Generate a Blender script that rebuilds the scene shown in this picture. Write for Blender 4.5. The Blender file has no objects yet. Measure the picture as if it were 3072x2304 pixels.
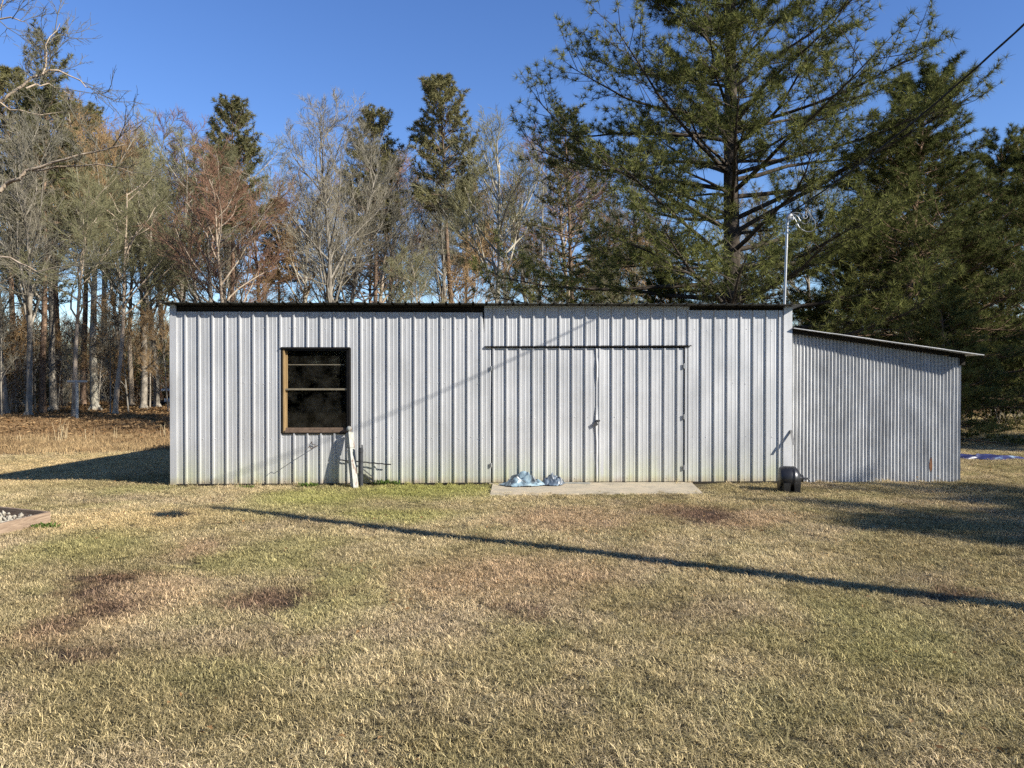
import bpy, math, random
import numpy as np
from mathutils import Vector, Matrix, noise as mnoise

# ------------------------------------------------------------------ camera, sky, sun, exposure
S = bpy.context.scene
COL = S.collection
R = math.radians
F_PX, CX, CY = 2307.0, 1536.0, 1152.0            # photograph is 3072 x 2304
CAM = Vector((0.0, -13.3, 1.855))
YAW, PITCH = R(2.0), R(0.5)                       # turned right, tipped down
cd = bpy.data.cameras.new('camera'); cam = bpy.data.objects.new('camera', cd); COL.objects.link(cam)
cd.sensor_width = 36.0; cd.lens = 36.0 * F_PX / 3072.0; cd.clip_start = 0.05; cd.clip_end = 3000
cam.location = CAM; cam.rotation_euler = (math.pi/2 - PITCH, 0, -YAW); S.camera = cam

SUN_AZ, SUN_EL = R(31.0), R(28.5)                 # azimuth from the wall line (+x towards -y), elevation
W = bpy.data.worlds.new('World'); S.world = W; W.use_nodes = True
wn = W.node_tree; bg = wn.nodes['Background']
sky = wn.nodes.new('ShaderNodeTexSky'); sky.sky_type = 'NISHITA'; sky.sun_disc = False
sky.sun_elevation = SUN_EL; sky.sun_rotation = R(90) + SUN_AZ
sky.altitude = 0; sky.air_density = 1.0; sky.dust_density = 0.0; sky.ozone_density = 4.0
hs = wn.nodes.new('ShaderNodeHueSaturation'); hs.inputs['Saturation'].default_value = 1.15; hs.inputs['Hue'].default_value = 0.513; hs.inputs['Value'].default_value = 1.0
wn.links.new(sky.outputs[0], hs.inputs['Color']); wn.links.new(hs.outputs[0], bg.inputs[0]); bg.inputs[1].default_value = 0.092
sd = bpy.data.lights.new('sun', 'SUN'); sd.energy = 5.0; sd.angle = R(0.53); sd.color = (1.0, 0.955, 0.88)
sun = bpy.data.objects.new('sun', sd); COL.objects.link(sun)
SUN_DIR = Vector((-math.cos(SUN_EL)*math.cos(SUN_AZ), math.cos(SUN_EL)*math.sin(SUN_AZ), -math.sin(SUN_EL)))
sun.rotation_euler = SUN_DIR.to_track_quat('-Z', 'Y').to_euler(); sun.location = (20, -12, 15)
vs = S.view_settings; vs.view_transform = 'Standard'; vs.look = 'None'; vs.gamma = 1.0; vs.exposure = 1.0
S.cycles.max_bounces = 4; S.cycles.diffuse_bounces = 2; S.cycles.glossy_bounces = 2; S.cycles.use_denoising = False
S.cycles.transparent_max_bounces = 8; S.cycles.transmission_bounces = 3

def ray(px, py):
    x, u = (px-CX)/F_PX, (CY-py)/F_PX
    f = math.cos(PITCH) + u*math.sin(PITCH); z = u*math.cos(PITCH) - math.sin(PITCH)
    return Vector((x*math.cos(YAW)+f*math.sin(YAW), -x*math.sin(YAW)+f*math.cos(YAW), z))
def at_y(px, py, y=0.0):
    d = ray(px, py); return CAM + d*((y-CAM.y)/d.y)
def gz(x, y):
    """height of the ground: flat yard, falling gently to the back left"""
    fall = 0.30*sstep(-5.0, -11.0, x)*sstep(-2.5, 3.5, y)
    dip = 0.04*math.sin(x*0.9+1.3)*math.sin(y*0.7) * sstep(-1.0, -3.0, y)
    return -fall + dip*0.5
def sstep(a, b, x):
    t = min(1.0, max(0.0, (x-a)/(b-a))); return t*t*(3-2*t)
def ground(px, py):
    d = ray(px, py); z = 0.0
    for _ in range(8):
        p = CAM + d*((z-CAM.z)/d.z); z = gz(p.x, p.y)
    return p
def wx(px, py=1200, y=0.0): return at_y(px, py, y).x
def wz(py, px=1536, y=0.0): return at_y(px, py, y).z
def at_depth(px, dist):
    """ground point straight under pixel column px at distance dist along the view"""
    d = ray(px, 1152); d.z = 0; d *= dist/ d.length
    return Vector((CAM.x+d.x, CAM.y+d.y, gz(CAM.x+d.x, CAM.y+d.y)))

# ------------------------------------------------------------------ object helpers
def tag(o, label=None, cat=None, group=None, kind=None):
    if label: o['label'] = label
    if cat: o['category'] = cat
    if group: o['group'] = group
    if kind: o['kind'] = kind
    return o
def empty(name, loc=(0,0,0), label=None, cat=None, group=None):
    o = bpy.data.objects.new(name, None); COL.objects.link(o); o.location = loc
    o.empty_display_size = 0.1
    return tag(o, label, cat, group)
def mesh_np(name, V, faces, smooth=False):
    me = bpy.data.meshes.new(name); me.from_pydata([tuple(v) for v in V], [], faces); me.update()
    if smooth: me.polygons.foreach_set('use_smooth', [True]*len(me.polygons))
    return me
def mesh_arr(name, V, loops, sizes, mats=None, smooth=False):
    """fast mesh from flat arrays"""
    me = bpy.data.meshes.new(name); V = np.asarray(V, np.float32)
    loops = np.asarray(loops, np.int32); sizes = np.asarray(sizes, np.int32)
    me.vertices.add(len(V)); me.vertices.foreach_set('co', V.ravel())
    me.loops.add(len(loops)); me.loops.foreach_set('vertex_index', loops)
    me.polygons.add(len(sizes)); st = np.zeros(len(sizes), np.int32); st[1:] = np.cumsum(sizes)[:-1]
    me.polygons.foreach_set('loop_start', st)
    try: me.polygons.foreach_set('loop_total', sizes)
    except Exception: pass
    if mats is not None: me.polygons.foreach_set('material_index', np.asarray(mats, np.int32))
    if smooth: me.polygons.foreach_set('use_smooth', np.ones(len(sizes), bool))
    me.update(calc_edges=True); return me
def link(name, me, mat, parent=None):
    o = bpy.data.objects.new(name, me); COL.objects.link(o)
    if mat is not None and not me.materials:
        for m in (mat if isinstance(mat, (list, tuple)) else [mat]): me.materials.append(m)
    if parent is not None:
        o.parent = parent
    return o
class MB:
    """collects boxes, bars, tubes and lathes; build() links them as one mesh object"""
    def __init__(s): s.v = []; s.f = []; s.m = []
    def add(s, vs_, fs_, mi=0):
        n = len(s.v); s.v += [tuple(v) for v in vs_]; s.f += [tuple(i+n for i in f) for f in fs_]; s.m += [mi]*len(fs_); return s
    def box(s, x0, x1, y0, y1, z0, z1, b=0.0, mi=0):
        if b <= 0:
            vv = [(x0,y0,z0),(x1,y0,z0),(x1,y1,z0),(x0,y1,z0),(x0,y0,z1),(x1,y0,z1),(x1,y1,z1),(x0,y1,z1)]
            return s.add(vv, [(3,2,1,0),(4,5,6,7),(0,1,5,4),(1,2,6,5),(2,3,7,6),(3,0,4,7)], mi)
        # chamfered: octagonal section along the longest axis
        ext = (x1-x0, y1-y0, z1-z0); ax = ext.index(max(ext))
        lo = [x0,y0,z0]; hi = [x1,y1,z1]; a1, a2 = [i for i in range(3) if i != ax]
        sec = [(lo[a1]+b,lo[a2]),(hi[a1]-b,lo[a2]),(hi[a1],lo[a2]+b),(hi[a1],hi[a2]-b),(hi[a1]-b,hi[a2]),(lo[a1]+b,hi[a2]),(lo[a1],hi[a2]-b),(lo[a1],lo[a2]+b)]
        vv = []
        for e in (lo[ax], hi[ax]):
            for (p, q) in sec:
                c = [0,0,0]; c[ax] = e; c[a1] = p; c[a2] = q; vv.append(tuple(c))
        fs = [(i,(i+1)%8,8+(i+1)%8,8+i) for i in range(8)] + [tuple(range(7,-1,-1)), tuple(range(8,16))]
        return s.add(vv, fs, mi)
    def obox(s, c, ux, uy, uz, mi=0):
        """oriented box from centre and half-extent vectors"""
        c, ux, uy, uz = map(Vector, (c,ux,uy,uz)); vv = []
        for sz in (-1,1):
            for sx, sy in ((-1,-1),(1,-1),(1,1),(-1,1)): vv.append(c+ux*sx+uy*sy+uz*sz)
        return s.add(vv, [(3,2,1,0),(4,5,6,7),(0,1,5,4),(1,2,6,5),(2,3,7,6),(3,0,4,7)], mi)
    def tube(s, pts, rad, n=8, cap=True, mi=0):
        pts = [Vector(p) for p in pts]; k = len(pts)
        rad = [rad]*k if not isinstance(rad, (list, tuple)) else rad
        up = Vector((0.03,0.07,1)); vv = []; prev = None
        for i, p in enumerate(pts):
            t = (pts[min(i+1,k-1)]-pts[max(i-1,0)]).normalized()
            if prev is None:
                a = t.cross(up if abs(t.dot(up)) < 0.95 else Vector((1,0,0))).normalized()
            else:
                a = (prev - t*prev.dot(t)).normalized()
            prev = a; b = t.cross(a)
            for j in range(n):
                th = 2*math.pi*j/n; vv.append(p + (a*math.cos(th)+b*math.sin(th))*rad[i])
        fs = [(i*n+j, i*n+(j+1)%n, (i+1)*n+(j+1)%n, (i+1)*n+j) for i in range(k-1) for j in range(n)]
        if cap: fs += [tuple(range(n-1,-1,-1)), tuple((k-1)*n+j for j in range(n))]
        return s.add(vv, fs, mi)
    def lathe(s, prof, n=16, M=None, mi=0):
        """profile of (r, h) turned about local z, placed by matrix M"""
        M = M or Matrix(); vv = []
        for r, h in prof:
            for j in range(n):
                th = 2*math.pi*j/n; vv.append(M @ Vector((r*math.cos(th), r*math.sin(th), h)))
        k = len(prof); fs = [(i*n+j, i*n+(j+1)%n, (i+1)*n+(j+1)%n, (i+1)*n+j) for i in range(k-1) for j in range(n)]
        fs += [tuple(range(n-1,-1,-1)), tuple((k-1)*n+j for j in range(n))]
        return s.add(vv, fs, mi)
    def build(s, name, mat, parent=None, smooth=False, origin=None):
        vv = s.v
        if origin is not None: vv = [(a-origin[0], b-origin[1], c-origin[2]) for a, b, c in vv]
        me = mesh_np(name, vv, s.f, smooth)
        for m in (mat if isinstance(mat, (list,tuple)) else [mat]): me.materials.append(m)
        if any(s.m): me.polygons.foreach_set('material_index', s.m)
        if smooth:
            try: me.set_sharp_from_angle(angle=R(40))
            except Exception: pass
        o = link(name, me, None, parent)
        if origin is not None: o.location = origin
        return o

# ------------------------------------------------------------------ material helpers
class NT:
    def __init__(s, name):
        s.m = bpy.data.materials.new(name); s.m.use_nodes = True; s.t = s.m.node_tree; s.n = s.t.nodes; s.l = s.t.links
        s.bsdf = s.n['Principled BSDF']; s.out = s.n['Material Output']
    def new(s, typ, **kw):
        n = s.n.new(typ)
        for k, v in kw.items(): setattr(n, k, v)
        return n
    def put(s, sock, val):
        if hasattr(val, 'is_output') or isinstance(val, bpy.types.NodeSocket): s.l.new(val, sock)
        else: sock.default_value = (*val, 1.0) if (isinstance(val, tuple) and len(val) == 3 and sock.type == 'RGBA') else val
    def pos(s): return s.new('ShaderNodeNewGeometry').outputs['Position']
    def objc(s): return s.new('ShaderNodeTexCoord').outputs['Object']
    def mapping(s, v, scale=(1,1,1), loc=(0,0,0), rot=(0,0,0)):
        n = s.new('ShaderNodeMapping'); s.l.new(v, n.inputs['Vector']); n.inputs['Scale'].default_value = scale
        n.inputs['Location'].default_value = loc; n.inputs['Rotation'].default_value = rot; return n.outputs[0]
    def noise(s, v, scale=5, detail=4, rough=0.55, dist=0.0):
        n = s.new('ShaderNodeTexNoise'); s.l.new(v, n.inputs['Vector']); n.inputs['Scale'].default_value = scale
        n.inputs['Detail'].default_value = detail; n.inputs['Roughness'].default_value = rough; n.inputs['Distortion'].default_value = dist
        return n.outputs['Fac']
    def ramp(s, fac, stops, interp='LINEAR'):
        n = s.new('ShaderNodeValToRGB'); n.color_ramp.interpolation = interp; e = n.color_ramp.elements
        while len(e) > 1: e.remove(e[-1])
        e[0].position = stops[0][0]; c = stops[0][1]; e[0].color = (*c, 1) if isinstance(c, tuple) else (c, c, c, 1)
        for p, c in stops[1:]:
            k = e.new(p); k.color = (*c, 1) if isinstance(c, tuple) else (c, c, c, 1)
        s.l.new(fac, n.inputs[0]); return n.outputs[0]
    def mix(s, fac, a, b, mode='MIX'):
        n = s.new('ShaderNodeMix', data_type='RGBA', blend_type=mode)
        s.put(n.inputs['Factor'], fac); s.put(n.inputs['A'], a); s.put(n.inputs['B'], b); return n.outputs['Result']
    def math(s, op, a, b=0.0, c=0.0, clamp=False):
        n = s.new('ShaderNodeMath', operation=op, use_clamp=clamp); s.put(n.inputs[0], a); s.put(n.inputs[1], b); s.put(n.inputs[2], c); return n.outputs[0]
    def vmath(s, op, a, b=(0,0,0)):
        n = s.new('ShaderNodeVectorMath', operation=op); s.put(n.inputs[0], a); s.put(n.inputs[1], b); return n.outputs
    def bump(s, h, strength=0.3, dist=0.02):
        n = s.new('ShaderNodeBump'); n.inputs['Strength'].default_value = strength; n.inputs['Distance'].default_value = dist
        s.l.new(h, n.inputs['Height']); s.l.new(n.outputs[0], s.bsdf.inputs['Normal'])
    def set(s, **kw):
        for k, v in kw.items(): s.put(s.bsdf.inputs[k.replace('_', ' ')], v)
        return s
KA = 0.74
def simple(name, col, rough=0.7, metal=0.0, var=0.25, scale=8.0, bump=0.0, spec=0.3, stretch=(1,1,1)):
    m = NT(name); f = m.noise(m.mapping(m.objc(), stretch), scale, 5)
    col = tuple(c*KA for c in col); lo = tuple(c*(1-var) for c in col); hi = tuple(min(1, c*(1+var)) for c in col)
    m.set(Base_Color=m.ramp(f, [(0.3, lo), (0.7, hi)]), Roughness=rough, Metallic=metal)
    m.bsdf.inputs['Specular IOR Level'].default_value = spec
    if bump: m.bump(f, bump, 0.01)
    return m.m

def gblob(px, py, wpx, hpx):
    c = ground(px, py); a = ground(px+wpx/2, py); f, b = ground(px, py+hpx/2), ground(px, py-hpx/2)
    return (c.x, c.y, abs(a.x-c.x), abs(b.y-f.y)/2)
GREENER = [gblob(1290, 1472, 560, 62), gblob(930, 1490, 420, 60), gblob(1180, 1550, 420, 60)]
GREEN = [gblob(1280, 1475, 520, 60), gblob(900, 1520, 500, 70), gblob(860, 1660, 420, 150), gblob(240, 1640, 420, 120), gblob(1020, 1800, 380, 200), gblob(400, 1470, 280, 40), gblob(120,1345,420,28), gblob(2700, 1900, 500, 300)]
RED = [gblob(1700, 1560, 500, 90), gblob(1500, 1730, 800, 160), gblob(400, 1800, 520, 160), gblob(2250, 1560, 420, 60), gblob(170, 1890, 330, 120), gblob(1560,1850,120,60), gblob(2050,1535,260,60), gblob(600,1640,260,60)]
DIRT_SHADOW = [gblob(340, 1745, 330, 80), gblob(230, 1800, 300, 70), gblob(330, 1830, 280, 50), gblob(820, 1800, 330, 80), gblob(1565, 1840, 150, 60), gblob(2090, 1545, 240, 60), gblob(130, 1890, 240, 60), gblob(260, 1945, 300, 60), gblob(2870, 1800, 260, 40), gblob(1070,1790,90,30), gblob(515,1553,90,14)]  # bare earth; last blob paints the small shadow past the pole shadow's tip
YELL = [gblob(250, 1400, 900, 120), gblob(400, 1560, 620, 90)]


def fbm(x, y, f, o, seed=0.0):
    t = 0.0; a = 0.5
    for _ in range(o):
        t += a*mnoise.noise(Vector((x*f+seed, y*f-seed, seed*0.7))); f *= 2.07; a *= 0.55
    return t
def blobs_at(x, y, blobs):
    wx_ = x+0.55*fbm(x,y,0.9,3,3.1); wy_ = y+0.55*fbm(x,y,0.9,3,8.7); v = 0.0
    for cx, cy, rx, ry in blobs:
        dx, dy = (wx_-cx)/rx, (wy_-cy)/ry
        if abs(dx) < 1.3 and abs(dy) < 1.3: v = max(v, sstep(1.25, 0.35, math.hypot(dx, dy)))
    return v
def lerp3(a, b, t): return tuple(p+(q-p)*t for p, q in zip(a, b))
def dirt_shadow_at(x, y): return blobs_at(x, y, DIRT_SHADOW)
def tint(x, y):
    """colour of the turf itself at a spot: dormant straw, greener and redder patches, bare earth, one painted shadow spot"""
    f = 0.5+0.9*fbm(x,y,0.5,3,1.0)+0.55*fbm(x,y,2.6,3,5.0)
    c = lerp3((0.215,0.185,0.095), (0.335,0.285,0.165), sstep(0.25,0.75,f))
    k = 0.5+1.2*fbm(x,y,1.1,3,11.0); c = lerp3(c, (0.265,0.215,0.145), 0.55*sstep(0.5,0.85,k))
    c = lerp3(c, (0.20,0.195,0.085), 0.4*sstep(0.5,0.85,0.5+1.2*fbm(x,y,1.6,3,17.0)))
    c = lerp3(c, (0.40,0.32,0.165), 0.7*blobs_at(x,y,YELL)); c = lerp3(c, (0.30,0.215,0.135), 0.65*blobs_at(x,y,RED))
    c = lerp3(c, (0.215,0.21,0.085), 0.6*blobs_at(x,y,GREEN)); c = lerp3(c, (0.215,0.23,0.065), 0.62*blobs_at(x,y,GREENER)); c = lerp3(c, (0.115,0.075,0.052), 0.9*dirt_shadow_at(x,y))
    return (c[0]*1.38, c[1]*1.34, c[2]*1.46)
def make_grass_mat():
    m = NT('grass_blades'); g = m.new('ShaderNodeNewGeometry').outputs['Random Per Island']
    at = m.new('ShaderNodeAttribute', attribute_type='INSTANCER', attribute_name='tint')
    rnd = m.new('ShaderNodeObjectInfo').outputs['Random']
    tone = m.ramp(g, [(0.0, (0.42,0.41,0.32)), (0.35, (0.85,0.83,0.74)), (0.7, (1.55,1.48,1.36)), (1.0, (2.2,2.1,1.9))])
    c = m.mix(1.0, m.mix(1.0, at.outputs['Color'], tone, 'MULTIPLY'), m.ramp(rnd, [(0, (0.8,0.82,0.8)), (1, (1.2,1.18,1.15))]), 'MULTIPLY')
    m.n.remove(m.bsdf); m.bsdf = m.new('ShaderNodeBsdfDiffuse'); m.l.new(c, m.bsdf.inputs[0])
    tr = m.new('ShaderNodeBsdfTranslucent'); m.l.new(c, tr.inputs[0]); mx = m.new('ShaderNodeMixShader'); mx.inputs[0].default_value = 0.2
    m.l.new(m.bsdf.outputs[0], mx.inputs[1]); m.l.new(tr.outputs[0], mx.inputs[2]); m.l.new(mx.outputs[0], m.out.inputs[0])
    return m.m
def ground_zone(x, y):
    """0 mown yard, 1 dry weeds, 2 leaf litter under the trees (soft borders)"""
    yy = y + 4.0*fbm(x*0.35,y*0.35,1.0,3,21.0) - max(0.0, x-6.0)*0.6
    return sstep(8.3, 9.5, y+1.2*fbm(x,y,0.3,2,2.0)-max(0.0,x-6.0)*0.8), sstep(12.0, 17.0, yy)
def make_ground_mat():
    m = NT('yard_soil_and_thatch'); p = m.pos()
    at = m.new('ShaderNodeAttribute', attribute_type='GEOMETRY', attribute_name='tint')
    f = m.noise(p, 11, 6, 0.75)
    c = m.mix(1.0, at.outputs['Color'], m.ramp(f, [(0.3, (0.35,0.33,0.30)), (0.5, (0.8,0.78,0.75)), (0.7, (1.3,1.25,1.2))]), 'MULTIPLY')
    m.set(Base_Color=c, Roughness=0.95); m.bsdf.inputs['Specular IOR Level'].default_value = 0.1
    m.bump(f, 0.9, 0.03); return m.m

def make_siding(name, base=(0.49,0.49,0.485), metal=0.40, rough=0.40, algae=True, zmoss=0.75):
    """dull galvalume: faint vertical streaks, blotches, green algae film creeping up from the ground"""
    m = NT(name); p = m.pos()
    st = m.noise(m.mapping(p, (9, 9, 0.35)), 2.2, 6, 0.65); bl = m.noise(m.mapping(p, (1,1,0.5)), 1.6, 5, 0.6)
    f = m.math('ADD', m.math('MULTIPLY', st, 0.55), m.math('MULTIPLY', bl, 0.45))
    c = m.ramp(f, [(0.28, tuple(x*0.80 for x in base)), (0.5, base), (0.72, tuple(min(1, x*1.13) for x in base))])
    if algae:
        sep = m.new('ShaderNodeSeparateXYZ'); m.l.new(p, sep.inputs[0])
        k = m.new('ShaderNodeMapRange'); m.l.new(sep.outputs[2], k.inputs[0]); k.inputs[1].default_value = zmoss; k.inputs[2].default_value = 0.05
        a = m.math('MULTIPLY', m.math('POWER', k.outputs[0], 1.6), m.ramp(m.noise(m.mapping(p, (3,3,0.9)), 1.5, 6, 0.7), [(0.35, 0.25), (0.65, 1.0)]))
        c = m.mix(m.math('MULTIPLY', a, 0.75, clamp=True), c, (0.45,0.47,0.24))
        d = m.new('ShaderNodeMapRange'); m.l.new(sep.outputs[2], d.inputs[0]); d.inputs[1].default_value = 0.16; d.inputs[2].default_value = 0.02
        c = m.mix(m.math('MULTIPLY', d.outputs[0], m.math('MULTIPLY', m.noise(m.mapping(p, (4,4,4)), 2, 4), 0.9)), c, (0.30,0.17,0.09))
    r = m.ramp(bl, [(0.3, rough-0.06), (0.7, rough+0.14)])
    m.set(Base_Color=c, Metallic=metal, Roughness=r); m.bump(m.noise(m.mapping(p, (1,1,0.25)), 3.0, 3), 0.10, 0.02); return m.m
def make_galv(name):
    """old corrugated galvanised sheet: mottled grey, white oxide bloom, odd rust"""
    m = NT(name); p = m.pos()
    bl = m.noise(m.mapping(p, (1.6,1,0.8)), 2.2, 6, 0.65); sp = m.noise(p, 38, 3, 0.6); st = m.noise(m.mapping(p, (14,1,0.5)), 1.5, 5, 0.7)
    f = m.math('ADD', m.math('MULTIPLY', bl, 0.55), m.math('MULTIPLY', st, 0.45))
    c = m.ramp(f, [(0.30, (0.30,0.30,0.295)), (0.5, (0.44,0.44,0.43)), (0.68, (0.60,0.60,0.585))])
    c = m.mix(m.ramp(sp, [(0.62, 0.0), (0.70, 0.6)]), c, (0.66,0.66,0.64))
    rust = m.math('MULTIPLY', m.ramp(m.noise(m.mapping(p, (6,1,1.2)), 1.1, 6, 0.7), [(0.70, 0.0), (0.76, 1.0)]), 0.8)
    c = m.mix(rust, c, (0.26,0.13,0.06))
    m.set(Base_Color=c, Metallic=0.22, Roughness=m.ramp(bl, [(0.3, 0.42), (0.7, 0.62)])); m.bump(bl, 0.12, 0.02); return m.m
def make_wood(name, c0, c1, axis=(1,1,14), rough=0.85):
    c0 = tuple(v*KA for v in c0); c1 = tuple(v*KA for v in c1); m = NT(name); p = m.objc(); f = m.noise(m.mapping(p, axis), 3, 7, 0.7, 0.4)
    m.set(Base_Color=m.ramp(f, [(0.3, c0), (0.7, c1)]), Roughness=rough); m.bsdf.inputs['Specular IOR Level'].default_value = 0.2
    m.bump(f, 0.45, 0.006); return m.m
def make_bark(name, c0, c1, c2, scale=6, stretch=(1,1,0.25), bump=0.6, spots=None):
    m = NT(name); p = m.objc(); f = m.noise(m.mapping(p, stretch), scale, 6, 0.7)
    c0, c1, c2 = [tuple(v*KA for v in q) for q in (c0,c1,c2)]; c = m.ramp(f, [(0.3, c0), (0.5, c1), (0.72, c2)])
    rnd = m.new('ShaderNodeObjectInfo').outputs['Random']
    c = m.mix(1.0, c, m.ramp(rnd, [(0, (0.80,0.80,0.80)), (1, (1.2,1.15,1.1))]), 'MULTIPLY')
    if spots: c = m.mix(m.ramp(m.noise(p, 1.4, 5, 0.6), [(0.5, 0.0), (0.6, 0.75)]), c, spots)
    m.n.remove(m.bsdf); m.bsdf = m.new('ShaderNodeBsdfDiffuse'); m.l.new(c, m.bsdf.inputs[0]); m.l.new(m.bsdf.outputs[0], m.out.inputs[0])
    if bump: m.bump(f, bump, 0.03)
    return m.m
def make_leafy(name, stops, trans=0.2, rough=0.6, spec=0.25):
    m = NT(name); g = m.new('ShaderNodeNewGeometry').outputs['Random Per Island']
    big = m.noise(m.objc(), 0.55, 3); f = m.math('ADD', m.math('MULTIPLY', g, 0.55), m.math('MULTIPLY', big, 0.5))
    c = m.ramp(f, [(p_, tuple(v*0.62 for v in q)) for p_, q in stops])
    rnd = m.new('ShaderNodeObjectInfo').outputs['Random']
    c = m.mix(1.0, c, m.ramp(rnd, [(0, (0.82,0.85,0.85)), (1, (1.18,1.15,1.05))]), 'MULTIPLY')
    m.n.remove(m.bsdf); m.bsdf = m.new('ShaderNodeBsdfDiffuse'); m.l.new(c, m.bsdf.inputs[0])
    tr = m.new('ShaderNodeBsdfTranslucent'); m.l.new(c, tr.inputs[0]); mx = m.new('ShaderNodeMixShader'); mx.inputs[0].default_value = trans
    m.l.new(m.bsdf.outputs[0], mx.inputs[1]); m.l.new(tr.outputs[0], mx.inputs[2]); m.l.new(mx.outputs[0], m.out.inputs[0]); return m.m

M = dict(
    grass=make_grass_mat(), ground=make_ground_mat(),
    siding=make_siding('dull_galvalume_siding'), trim=make_siding('bright_corner_trim', (0.48,0.48,0.475), 0.4, 0.42, True, 0.25),
    galv=make_galv('weathered_galvanised_sheet'),
    roof=simple('dark_weathered_roof_tin', (0.10,0.10,0.09), 0.75, 0.2, 0.4, 5, 0.2),
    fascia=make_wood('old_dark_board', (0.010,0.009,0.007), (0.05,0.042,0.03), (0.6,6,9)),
    stud=make_wood('raw_stud_wood', (0.20,0.12,0.06), (0.36,0.23,0.12)),
    jamb=make_wood('tan_window_wood', (0.26,0.17,0.075), (0.45,0.31,0.15), (9,9,1.0)),
    sash=simple('brown_window_sash', (0.16,0.11,0.075), 0.6, 0, 0.3, 20),
    bronze=simple('dark_bronze_and_shaded_wood', (0.022,0.020,0.018), 0.45, 0.3, 0.3, 10),
    alu=simple('tan_sash_rail', (0.34,0.29,0.20), 0.5, 0.6, 0.2, 20),
    galvpipe=simple('galvanised_conduit', (0.55,0.55,0.54), 0.38, 0.75, 0.12, 15),
    black=simple('black_moulded_plastic', (0.016,0.016,0.017), 0.36, 0, 0.4, 6, 0.05, 0.5),
    rust=simple('rusty_iron', (0.09,0.055,0.035), 0.85, 0.2, 0.5, 40, 0.4),
    steel=simple('dark_grey_steel', (0.10,0.10,0.10), 0.55, 0.5, 0.3, 12, 0.1),
    pipegrey=simple('grey_painted_pipe', (0.05,0.053,0.056), 0.7, 0.1, 0.35, 14, 0.25),
    cable=simple('black_cable_sheath', (0.02,0.02,0.022), 0.6, 0, 0.2, 30),
    wire=simple('bare_wire', (0.5,0.5,0.48), 0.4, 0.6, 0.2, 30),
    pole=make_wood('creosote_pole_wood', (0.10,0.07,0.045), (0.22,0.16,0.10), (6,6,0.6)),
    bedwood=make_wood('weathered_bed_plank', (0.17,0.11,0.075), (0.50,0.37,0.25), (1.2,1.2,14)),
    greywood=make_wood('grey_weathered_wood', (0.30,0.30,0.26), (0.58,0.57,0.50), (8,8,0.8)),
    whitecart=simple('white_plastic', (0.75,0.75,0.73), 0.5, 0, 0.08, 5),
    rubber=simple('tyre_rubber', (0.02,0.02,0.02), 0.85, 0, 0.3, 10),
)
def make_concrete():
    m = NT('stained_concrete'); p = m.pos(); f = m.noise(p, 2.2, 7, 0.65); g = m.noise(p, 30, 4, 0.7)
    c = m.ramp(f, [(0.3, (0.20,0.17,0.12)), (0.48, (0.33,0.28,0.19)), (0.66, (0.43,0.34,0.225))])
    c = m.mix(m.ramp(m.noise(m.mapping(p, (1,2.5,1)), 1.9, 6, 0.7), [(0.52, 0.0), (0.62, 0.55)]), c, (0.22,0.19,0.15))
    c = m.mix(0.25, c, m.ramp(g, [(0.3, (0.2,0.17,0.12)), (0.7, (0.6,0.52,0.38))]))
    m.set(Base_Color=c, Roughness=0.9); m.bump(m.math('ADD', f, m.math('MULTIPLY', g, 0.4)), 0.4, 0.01); return m.m
M['concrete'] = make_concrete()
def make_flaking():
    m = NT('flaking_white_paint'); p = m.objc(); f = m.noise(m.mapping(p, (5,5,0.9)), 2.2, 6, 0.7, 0.3); g = m.noise(m.mapping(p, (10,10,1.2)), 4, 5, 0.7)
    wood = m.ramp(g, [(0.3, (0.10,0.06,0.04)), (0.7, (0.24,0.165,0.125))]); paint = m.ramp(g, [(0.3, (0.22,0.23,0.17)), (0.6, (0.33,0.33,0.30))])
    m.set(Base_Color=m.mix(m.ramp(f, [(0.53, 0.0), (0.56, 1.0)]), paint, wood), Roughness=0.7); m.bump(f, 0.3, 0.004); return m.m
M['flake'] = make_flaking()
def make_tarp(name, stops, rough=0.42):
    stops = [(p_, tuple(v*KA for v in q)) for p_, q in stops]; m = NT(name); p = m.objc(); f = m.noise(p, 3.0, 4, 0.6, 0.6)
    m.set(Base_Color=m.ramp(f, stops), Roughness=rough); m.bsdf.inputs['Specular IOR Level'].default_value = 0.5
    m.bump(m.noise(p, 22, 4), 0.25, 0.01); return m.m
M['tarp'] = make_tarp('sun_bleached_tarp', [(0.34, (0.03,0.035,0.035)), (0.44, (0.09,0.11,0.12)), (0.50, (0.24,0.34,0.39)), (0.58, (0.36,0.47,0.50)), (0.66, (0.20,0.19,0.14))])
M['tarp2'] = make_tarp('slate_blue_tarp', [(0.3, (0.02,0.025,0.03)), (0.5, (0.08,0.11,0.15)), (0.7, (0.32,0.42,0.50))])
M['bluetarp'] = make_tarp('blue_ground_tarp', [(0.3, (0.02,0.022,0.06)), (0.58, (0.035,0.04,0.13)), (0.70, (0.30,0.42,0.52))])
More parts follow.
